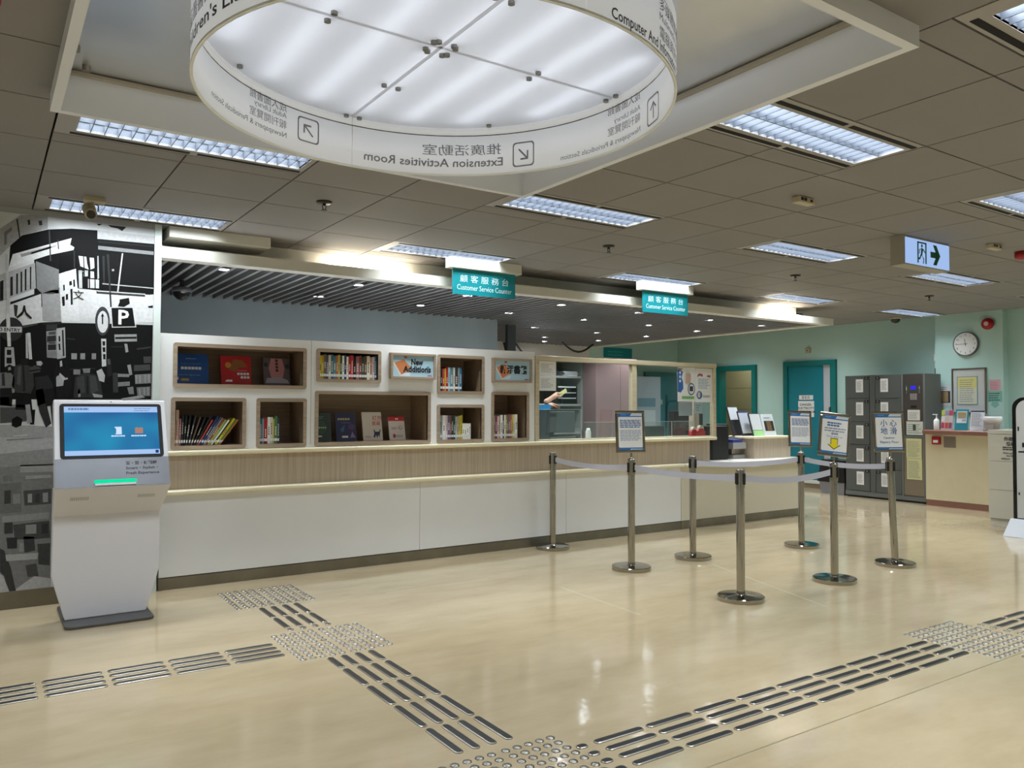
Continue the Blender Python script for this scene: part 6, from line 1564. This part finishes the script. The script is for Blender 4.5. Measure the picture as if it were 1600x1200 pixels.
# ------------------------------------------------------------------ inside the office
dk_ = thing('office_desk', 'office desk behind the counter seen through the glass', 'desk', (6.3, 7.3, 0))
box(4.9, 7.05, 0.70, 7.35, 7.60, 0.74).build('desk_top', M('desk_grey', '#8a8a86', 0.4), dk_)
for xx in (4.95, 6.2, 7.30):
    box(xx, 7.1, 0, xx+0.04, 7.55, 0.70).build('leg', M('desk_leg', '#55585a', 0.4), dk_)
acr = M_glass('acrylic_clear', (0.93, 0.95, 0.95), alpha=0.04, col='#c9d4d6')
edge = M('acrylic_edge_bright', '#c9d2d2', 0.2)
for x0, x1, z1, lab in ((5.0, 5.62, 1.41, 'clear acrylic shield behind the left glass pane'), (5.66, 7.05, 1.265, 'low clear acrylic shield behind the middle of the glass'), (7.07, 7.44, 1.265, 'small clear acrylic shield at the right end behind the glass')):
    t = thing('acrylic_shield', lab, 'shield', ((x0+x1)/2, 6.95, 1.078))
    box(x0, 6.948, 1.078, x1, 6.952, z1-0.004).build('sheet', acr, t)
    G().box(x0, 6.947, z1-0.004, x1, 6.953, z1).box(x1-0.004, 6.947, 1.078, x1, 6.953, z1-0.004).build('bright_edge', edge, t)
def monitor(x, y, z, w_, h, rz, lab, back=False):
    t = thing('monitor', lab, 'monitor', (x, y, z), 'office monitors', rz)
    box(-w_/2, -0.02, 0.10, w_/2, 0.02, 0.10+h).build('panel', BLACK, t, bevel=0.006, local=True)
    box(-w_/2+0.012, -0.0215, 0.115, w_/2-0.012, -0.02, 0.09+h).build('screen', M('screen_off', '#0d0f12', 0.15), t, local=True)
    box(-0.03, 0.0, 0.012, 0.03, 0.03, 0.2).build('neck', BLACK, t, local=True)
    box(-0.12, -0.08, 0, 0.12, 0.10, 0.012).build('stand', BLACK, t, bevel=0.004, local=True)
monitor(7.06, 7.30, 0.74, 0.50, 0.36, 0.25, 'black monitor behind the right glass pane')
monitor(7.56, 7.25, 0.96, 0.46, 0.33, -0.1, 'black monitor raised beside the red tape dispensers')
t = thing('monitor_riser', 'black riser box under the raised monitor', 'riser', (7.55, 7.25, 0.772)); box(7.42, 7.14, 0.772, 7.61, 7.38, 0.96).build('box', BLACK, t, bevel=0.004)
for x, lab in ((7.26, 'red tape dispenser, left of two on the office ledge'), (7.385, 'larger red tape dispenser, right of two on the office ledge')):
    t = thing('tape_dispenser', lab, 'tape dispenser', (x, 6.80, 1.078), 'red tape dispensers')
    s = 1.0 if x < 7.3 else 1.15
    G().prism([(-0.055*s, 0), (0.055*s, 0), (0.055*s, 0.05*s), (0.02*s, 0.085*s), (-0.04*s, 0.085*s), (-0.055*s, 0.06*s)], (x, 6.82, 1.078), (1, 0, 0), (0, 0, 1), 0.05).build('body', M('tape_red', '#b3222e', 0.35), t, bevel=0.004)
    g = G(); g.cyl((x, 6.775, 1.078+0.085*s), (x, 6.815, 1.078+0.085*s), 0.035*s, n=20); g.build('tape_roll', flat('#cfc6ae'), t)
t = thing('wood_side_panel', 'vertical wood panel inside the right end of the glass screen', 'panel', (7.53, 6.9, 1.078)); box(7.44, 6.96, 1.078, 7.54, 7.04, 1.93).build('panel', WOOD, t)
t = thing('hand_stamp_bottle', 'small white bottle on the office ledge behind the left pane', 'bottle', (5.64, 6.85, 1.078))
G().lathe([(0.0, 0.0), (0.028, 0.0), (0.03, 0.008), (0.03, 0.085), (0.022, 0.098), (0.018, 0.12), (0.0, 0.122)], (5.64, 6.85, 1.078), 18).build('bottle', PAPER, t)
# wire document shelves with papers
sh = thing('document_shelf', 'grey shelf rack with papers and trays seen through the left pane', 'shelves', (6.75, 9.2, 0))
SG = M('rack_grey', '#9a9c98', 0.45)
for xx in (6.1, 7.20, 7.45):
    box(xx, 8.9, 0, xx+0.025, 9.4, 2.12).build('upright', SG, sh)
shelf_z = (0.85, 1.05, 1.45, 1.85, 2.10)
for z in shelf_z:
    box(6.1, 8.9, z, 7.475, 9.4, z+0.03).build('shelf', SG, sh)
box(6.1, 9.39, 0.8, 7.475, 9.41, 2.12).build('back_panel', M('rack_back', '#6b6656', 0.6), sh)
rd = random.Random(3)
k = 0
for x0, zs_ in ((7.24, [1.152, 1.223, 1.294, 1.365, 1.552, 1.623, 1.694, 1.765]), (6.78, [1.552, 1.63, 1.708])):
    for j, z in enumerate(zs_):
        w_ = 0.19 if x0 > 7 else 0.36
        col = 'right tray column' if x0 > 7 else 'middle tray group'
        t = thing('letter_tray', 'letter tray, %s from the bottom in the %s of the rack' % (ORD[j], col), 'tray', (x0+w_/2, 9.1, z), 'letter trays in the document rack')
        G().box(x0, 8.92, z, x0+w_, 9.25, z+0.006).box(x0, 8.92, z+0.006, x0+0.004, 9.25, z+0.03).box(x0+w_-0.004, 8.92, z+0.006, x0+w_, 9.25, z+0.03).box(x0, 8.92, z-0.07, x0+0.008, 9.25, z).box(x0+w_-0.008, 8.92, z-0.07, x0+w_, 9.25, z).build('tray', BLACK if x0 < 7 else flat('#7b7d7c'), t)
        box(x0+0.02, 8.925, z+0.006, x0+w_-0.02, 9.2, z+0.012+0.012*rd.random()).build('paper_stack', PAPER, t)
for x0, x1, h, lab, c in ((6.65, 6.82, 0.08, 'dark folder pile on the upper rack shelf', '#23303a'), (6.9, 7.16, 0.07, 'loose paper pile on the upper rack shelf', '#d9dbdd'), (7.23, 7.44, 0.09, 'white paper bundle at the right of the upper rack shelf', '#cfd3d6')):
    t = thing('paper_pile', lab, 'papers', ((x0+x1)/2, 9.1, 1.88))
    for j in range(4):
        q = h/4
        G().cbox(((x0+x1)/2+rd.uniform(-0.01, 0.01), 9.08, 1.88+q*(j+0.5)), (x1-x0-0.02*rd.random(), 0.28, q*0.9), rz=rd.uniform(-0.08, 0.08)).build('sheet_bundle', flat(c), t)
t = thing('office_cabinet', 'tall mauve brown cabinet beside the document rack', 'cabinet', (7.6, 8.75, 0))
MV = M('mauve_laminate', '#8a7170', 0.4, noise=0.03)
box(7.22, 8.60, 0, 7.68, 8.85, 2.14).build('door', MV, t); box(7.685, 8.60, 0, 8.0, 8.85, 2.14).build('door', MV, t); box(7.22, 8.85, 0, 8.0, 8.89, 2.14).build('back', MV, t)
box(7.66, 8.585, 1.2, 7.675, 8.60, 1.35).build('handle', STEEL_D, t)
# photocopier
t = thing('photocopier', 'dark grey photocopier behind the left glass pane', 'photocopier', (6.25, 8.45, 0))
pcg = M('copier_grey', '#4c5152', 0.4)
box(5.95, 8.2, 0, 6.55, 8.75, 1.05).build('body', pcg, t, bevel=0.01); box(5.95, 8.17, 1.10, 6.5, 8.75, 1.38).build('scanner_unit', pcg, t, bevel=0.01); box(6.1, 8.5, 1.05, 6.4, 8.75, 1.10).build('riser', pcg, t)
box(6.05, 8.165, 1.31, 6.2, 8.17, 1.35).build('control_panel', BLACK, t)
t = thing('blue_file_box', 'bright blue file box at the left end behind the glass', 'box', (5.42, 7.45, 0.74)); box(5.3, 7.35, 0.74, 5.48, 7.55, 1.40).build('case', M('file_box_grey', '#1c2430', 0.5), t, bevel=0.004); box(5.295, 7.345, 1.40, 5.485, 7.555, 1.465).build('lid', flat('#1f86c4'), t)
# far back wall items
t = thing('office_fridge', 'tall pale cabinet with taped papers against the far office wall', 'cabinet', (11.1, 11.8, 0))
box(10.6, 11.5, 0, 11.35, 12.08, 2.05).build('body', M('pale_cabinet', '#a3abb4', 0.4), t, bevel=0.006)
for z0, z1, c in ((1.45, 1.62, '#5f7f92'), (1.05, 1.38, '#c3cad0')):
    box(10.72, 11.494, z0, 11.2, 11.5, z1).build('taped_paper', flat(c), t)
t = thing('back_door', 'teal door in the far office wall seen through the right pane', 'door', (11.95, 12.1, 0))
box(11.45, 12.04, 0, 12.4, 12.1, 2.18).build('frame', TEALF, t); box(11.53, 12.02, 0.02, 12.32, 12.04, 2.1).build('leaf', TEALD, t); box(12.0, 12.0, 1.0, 12.05, 12.02, 1.7).build('vision_strip', flat('#0a4a4c'), t); box(11.6, 12.0, 1.50, 11.9, 12.02, 1.60).build('name_plate', flat('#9fc0c8'), t)
t = thing('wall_plaque', 'teal sign plate high on the far office wall', 'sign', (10.7, 12.08, 2.45)); box(10.36, 12.07, 2.44, 11.1, 12.1, 2.64).build('plate', sgt, t)
g = G(); lines(g, (10.45, 12.068, 2.47), (1, 0, 0), ZU, 0.5, 0.13, 2, th=0.4); g.build('plate_print', flat('#3fa9ac'), t)
# pipe and cable below the canopy
t = thing('hanging_bracket', 'dark projector bracket hanging below the slat canopy', 'bracket', (6.25, 9.3, 2.15))
box(6.16, 9.27, 2.2, 6.30, 9.33, 2.6).build('pole', M('bracket_grey', '#4a4c4e', 0.4), t)
G().tube([(6.12, 9.3, 2.35), (6.2, 9.3, 2.1)], 0.02, 8).tube([(6.3, 9.3, 2.36), (6.5, 9.3, 2.15)], 0.016, 8).build('arm', BLACK, t)
t = thing('hanging_cable', 'black cable looping below the far edge of the canopy', 'cable', (8.9, 11.2, 2.45))
G().tube([(8.62+0.09*j, 11.2, 2.60-0.16*math.sin(PI*j/8)) for j in range(9)], 0.018, 8).build('cable', BLACK, t)
# printer tower and trays between glass screen and pedestal
t = thing('desk_printer', 'black desktop tower beside the wood pedestal', 'printer', (7.95, 7.0, 0.772))
box(7.62, 6.82, 0.772, 7.92, 7.2, 1.20).build('body', BLACK, t, bevel=0.008); box(7.93, 6.9, 0.772, 8.02, 7.2, 1.22).build('side_unit', BLACK, t, bevel=0.006)
t = thing('desk_monitor_arm', 'slim black panel standing behind the black desktop tower', 'monitor', (7.85, 7.3, 0.772)); box(7.70, 7.30, 0.772, 7.98, 7.33, 1.44).build('panel', BLACK, t, bevel=0.004)
t = thing('document_tray', 'grey document tray beside the black desktop tower', 'tray', (8.17, 6.95, 0.772))
box(8.05, 6.85, 0.90, 8.30, 7.15, 0.98).build('upper_tray', flat('#9b9b98'), t); box(8.06, 6.86, 0.772, 8.29, 7.14, 0.82).build('lower_tray', flat('#8a8a88'), t); G().box(8.06, 7.08, 0.82, 8.09, 7.14, 0.90).box(8.26, 7.08, 0.82, 8.29, 7.14, 0.90).build('riser', flat('#3a3a3c'), t)
box(8.07, 6.87, 0.98, 8.25, 7.1, 1.02).build('blue_folder', flat('#2c3f8a'), t)
# leaflet holders on the pedestal
def lholder(x, y, w_, h, rz, lab, body, parts):
    t = thing('leaflet_holder', lab, 'leaflet holder', (x, y, 1.06), 'leaflet holders on the wood pedestal'); t.rotation_euler = (math.radians(-16), 0, rz)
    box(-w_/2, 0, 0.0, w_/2, 0.012, h).build('back_plate', flat(body), t, local=True)
    box(-w_/2, 0.012, 0.0, w_/2, 0.08, 0.006).build('foot', flat(body), t, local=True)
    for (u0, v0, u1, v1, c) in parts:
        box(-w_/2+u0*w_, -0.003, v0*h, -w_/2+u1*w_, 0, v1*h).build('leaflet', flat(c), t, local=True)
    return t
lholder(8.40, 7.05, 0.24, 0.40, 0.15, 'tallest rear leaflet holder on the wood pedestal', '#2c2c30', [(0.06, 0.55, 0.98, 0.98, '#c7ccd2')])
lholder(8.48, 6.96, 0.24, 0.34, 0.1, 'middle leaflet holder with navy top edge on the wood pedestal', '#2c2c30', [(0.05, 0.1, 0.97, 0.93, '#b9bfca'), (0.05, 0.93, 0.97, 1.0, '#2c3a6a')])
lholder(8.57, 6.86, 0.24, 0.31, 0.06, 'front leaflet holder with a green label on the wood pedestal', '#2a2a2e', [(0.08, 0.26, 0.97, 0.97, '#cdd0d4'), (0.08, 0.0, 0.97, 0.24, '#9ad08a')])
lholder(8.84, 6.88, 0.22, 0.30, -0.1, 'leaflet holder with a photo card on the wood pedestal', '#c2c9cc', [(0.16, 0.22, 0.92, 0.68, '#2a2622'), (0.34, 0.24, 0.72, 0.66, '#9a7b54'), (0.2, 0.80, 0.7, 0.84, '#7f868c')])

# ------------------------------------------------------------------ staff member reaching to the shelves
def skin_body(name, verts, edges, radii, mat, root=0, parent=None, sub=2):
    me = bpy.data.meshes.new(name); me.from_pydata(verts, edges, []); me.update(); me.materials.append(mat)
    o = bpy.data.objects.new(name, me); COL.objects.link(o)
    md = o.modifiers.new('skin', 'SKIN'); md.use_smooth_shade = True
    for i, r_ in enumerate(radii):
        sv = me.skin_vertices[0].data[i]; sv.radius = (r_, r_) if not isinstance(r_, tuple) else r_
        sv.use_root = (i == root)
    sb = o.modifiers.new('sub', 'SUBSURF'); sb.levels = sub; sb.render_levels = sub
    if parent: o.parent = parent
    return o
def skin_mesh(name, me_verts, edges, radii, mat, parent, root=0):
    me = bpy.data.meshes.new(name); me.from_pydata(me_verts, edges, []); me.update()
    o = bpy.data.objects.new(name, me); COL.objects.link(o)
    bpy.context.view_layer.objects.active = o
    bpy.ops.object.modifier_add(type='SKIN')
    for i, r_ in enumerate(radii):
        me.skin_vertices[0].data[i].radius = r_ if isinstance(r_, tuple) else (r_, r_)
        me.skin_vertices[0].data[i].use_root = (i == root)
    o.modifiers[0].use_smooth_shade = True
    sb = o.modifiers.new('sub', 'SUBSURF'); sb.levels = 2; sb.render_levels = 2
    m2 = bpy.data.meshes.new_from_object(o.evaluated_get(bpy.context.evaluated_depsgraph_get()))
    bpy.data.objects.remove(o)
    m2.materials.clear(); m2.materials.append(mat); m2.name = name
    for p_ in m2.polygons: p_.use_smooth = True
    r = bpy.data.objects.new(name, m2); COL.objects.link(r); r.parent = parent
    return r
px, pyy = 5.40, 7.88
per = thing('person', 'staff member in dark clothes reaching out a yellow card behind the glass', 'person', (px, pyy, 0))
skn = M('skin_tone', '#b98d76', 0.5); clo = M('dark_navy_cloth', '#161b26', 0.8, bump=0.2, bscale=80); hair = M('black_hair', '#0e0c0b', 0.6)
V = [(0, 0, 0.92), (0, 0, 1.12), (0.01, 0, 1.32), (0.01, 0, 1.42), (0.015, 0, 1.49),                       # 0-4 pelvis..neck
     (0.01, -0.17, 1.37), (0.14, -0.20, 1.40-0.12), (0.30, -0.19, 1.475),                                            # near arm: shoulder, elbow, wrist
     (0.01, 0.17, 1.37), (0.16, 0.20, 1.20), (0.36, 0.06, 1.40),                                            # far arm
     (0, -0.10, 0.86), (0.01, -0.10, 0.47), (0, -0.10, 0.08), (0.13, -0.10, 0.035), (0, 0.10, 0.86), (0.01, 0.10, 0.47), (0, 0.10, 0.08), (0.13, 0.10, 0.035)]
E_ = [(0, 1), (1, 2), (2, 3), (3, 4), (3, 5), (5, 6), (6, 7), (3, 8), (8, 9), (9, 10), (0, 11), (11, 12), (12, 13), (13, 14), (0, 15), (15, 16), (16, 17), (17, 18)]
Rr_ = [(0.12, 0.15), (0.11, 0.14), (0.12, 0.16), (0.07, 0.09), 0.05, 0.06, 0.045, 0.036, 0.06, 0.045, 0.036, 0.085, 0.06, 0.045, 0.035, 0.085, 0.06, 0.045, 0.035]
skin_mesh('clothed_body', V, E_, Rr_, clo, per)
# head: shaped from a lathe with face features facing +x
g = G()
hc = Vector((0.035, 0, 1.60)); n = 20; rings = []
prof = [(-0.115, 0.025), (-0.10, 0.055), (-0.07, 0.072), (-0.03, 0.083), (0.01, 0.088), (0.05, 0.085), (0.085, 0.065), (0.108, 0.035), (0.116, 0.0)]
vs = []; fs = []
for z, r_ in prof:
    for i in range(n):
        a = 2*PI*i/n; ex = 1.15 if math.cos(a) > 0 else 1.12
        nose = 0.018*max(0, 1-abs(a if a < PI else a-2*PI)/0.3)*max(0, 1-abs(z+0.02)/0.035)
        vs.append((hc.x+r_*ex*math.cos(a)+nose, hc.y+r_*0.9*math.sin(a), hc.z+z))
for j in range(len(prof)-1):
    for i in range(n): fs.append((j*n+i, j*n+(i+1) % n, (j+1)*n+(i+1) % n, (j+1)*n+i))
g.add(vs, fs, True).cyl((0.02, 0, 1.46), (0.03, 0, 1.53), 0.045, n=14); g.build('head', skn, per, local=True)
g = G().lathe([(0.0, 0.128), (0.05, 0.122), (0.09, 0.085), (0.1, 0.03), (0.098, -0.04), (0.07, -0.07)], (0.012, 0, 1.60), 20); g.build('hair', hair, per, local=True)
for s in (-1, 1):
    G().lathe([(0.0, -0.009), (0.008, -0.005), (0.009, 0), (0.008, 0.005), (0.0, 0.009)], (0.125, s*0.032, 1.605), 10).build('eye', flat('#1a1614'), per, local=True)
    G().lathe([(0.0, -0.03), (0.012, -0.015), (0.016, 0.005), (0.01, 0.025), (0.0, 0.03)], (0.03, s*0.082, 1.595), 10).build('ear', skn, per, local=True)
G().cbox((0.118, 0, 1.545), (0.012, 0.045, 0.008)).build('mouth', flat('#8a4f48'), per, local=True)
def hand_(w_, d, upv, side, nm):
    """w_ wrist, d pointing direction, upv back-of-hand normal, side: thumb side vector"""
    w_ = Vector(w_); d = Vector(d).normalized(); s = Vector(side).normalized(); u = Vector(upv).normalized()
    vs = [w_-d*0.17, w_-d*0.02, w_+d*0.035, w_+d*0.075]; ed = [(0, 1), (1, 2), (2, 3)]; rd_ = [0.04, (0.024, 0.032), (0.02, 0.036), (0.016, 0.036)]
    for k, (o_, l) in enumerate(((0.030, 0.066), (0.010, 0.076), (-0.010, 0.070), (-0.030, 0.054))):
        b0 = w_+d*0.088+s*o_; i0 = len(vs)
        vs += [b0, b0+d*l*0.5-u*l*0.22, b0+d*l*0.62-u*l*0.68]; ed += [(3, i0), (i0, i0+1), (i0+1, i0+2)]; rd_ += [0.010, 0.0092, 0.008]
    i0 = len(vs)
    vs += [w_+d*0.03+s*0.04, w_+d*0.065+s*0.05-u*0.02, w_+d*0.095+s*0.038-u*0.036]; ed += [(2, i0), (i0, i0+1), (i0+1, i0+2)]; rd_ += [0.013, 0.011, 0.009]
    skin_mesh(nm, vs, ed, rd_, skn, per, root=1)
hand_((0.40, -0.17, 1.56), (0.8, 0.1, 0.42), (-0.35, -0.25, 0.9), (0.1, -0.95, -0.2), 'hand')
hand_((0.44, 0.0, 1.45), (0.85, -0.4, 0.1), (-0.1, 0.1, 0.95), (-0.3, -0.9, 0.1), 'hand')
t = thing('yellow_card', 'yellow card held in the raised hand behind the glass', 'card', (px+0.52, pyy-0.17, 1.6))
G().cbox((px+0.535, pyy-0.185, 1.615), (0.13, 0.004, 0.05), rz=0.1, ry=-0.5).build('card', flat('#cfc98a'), t)
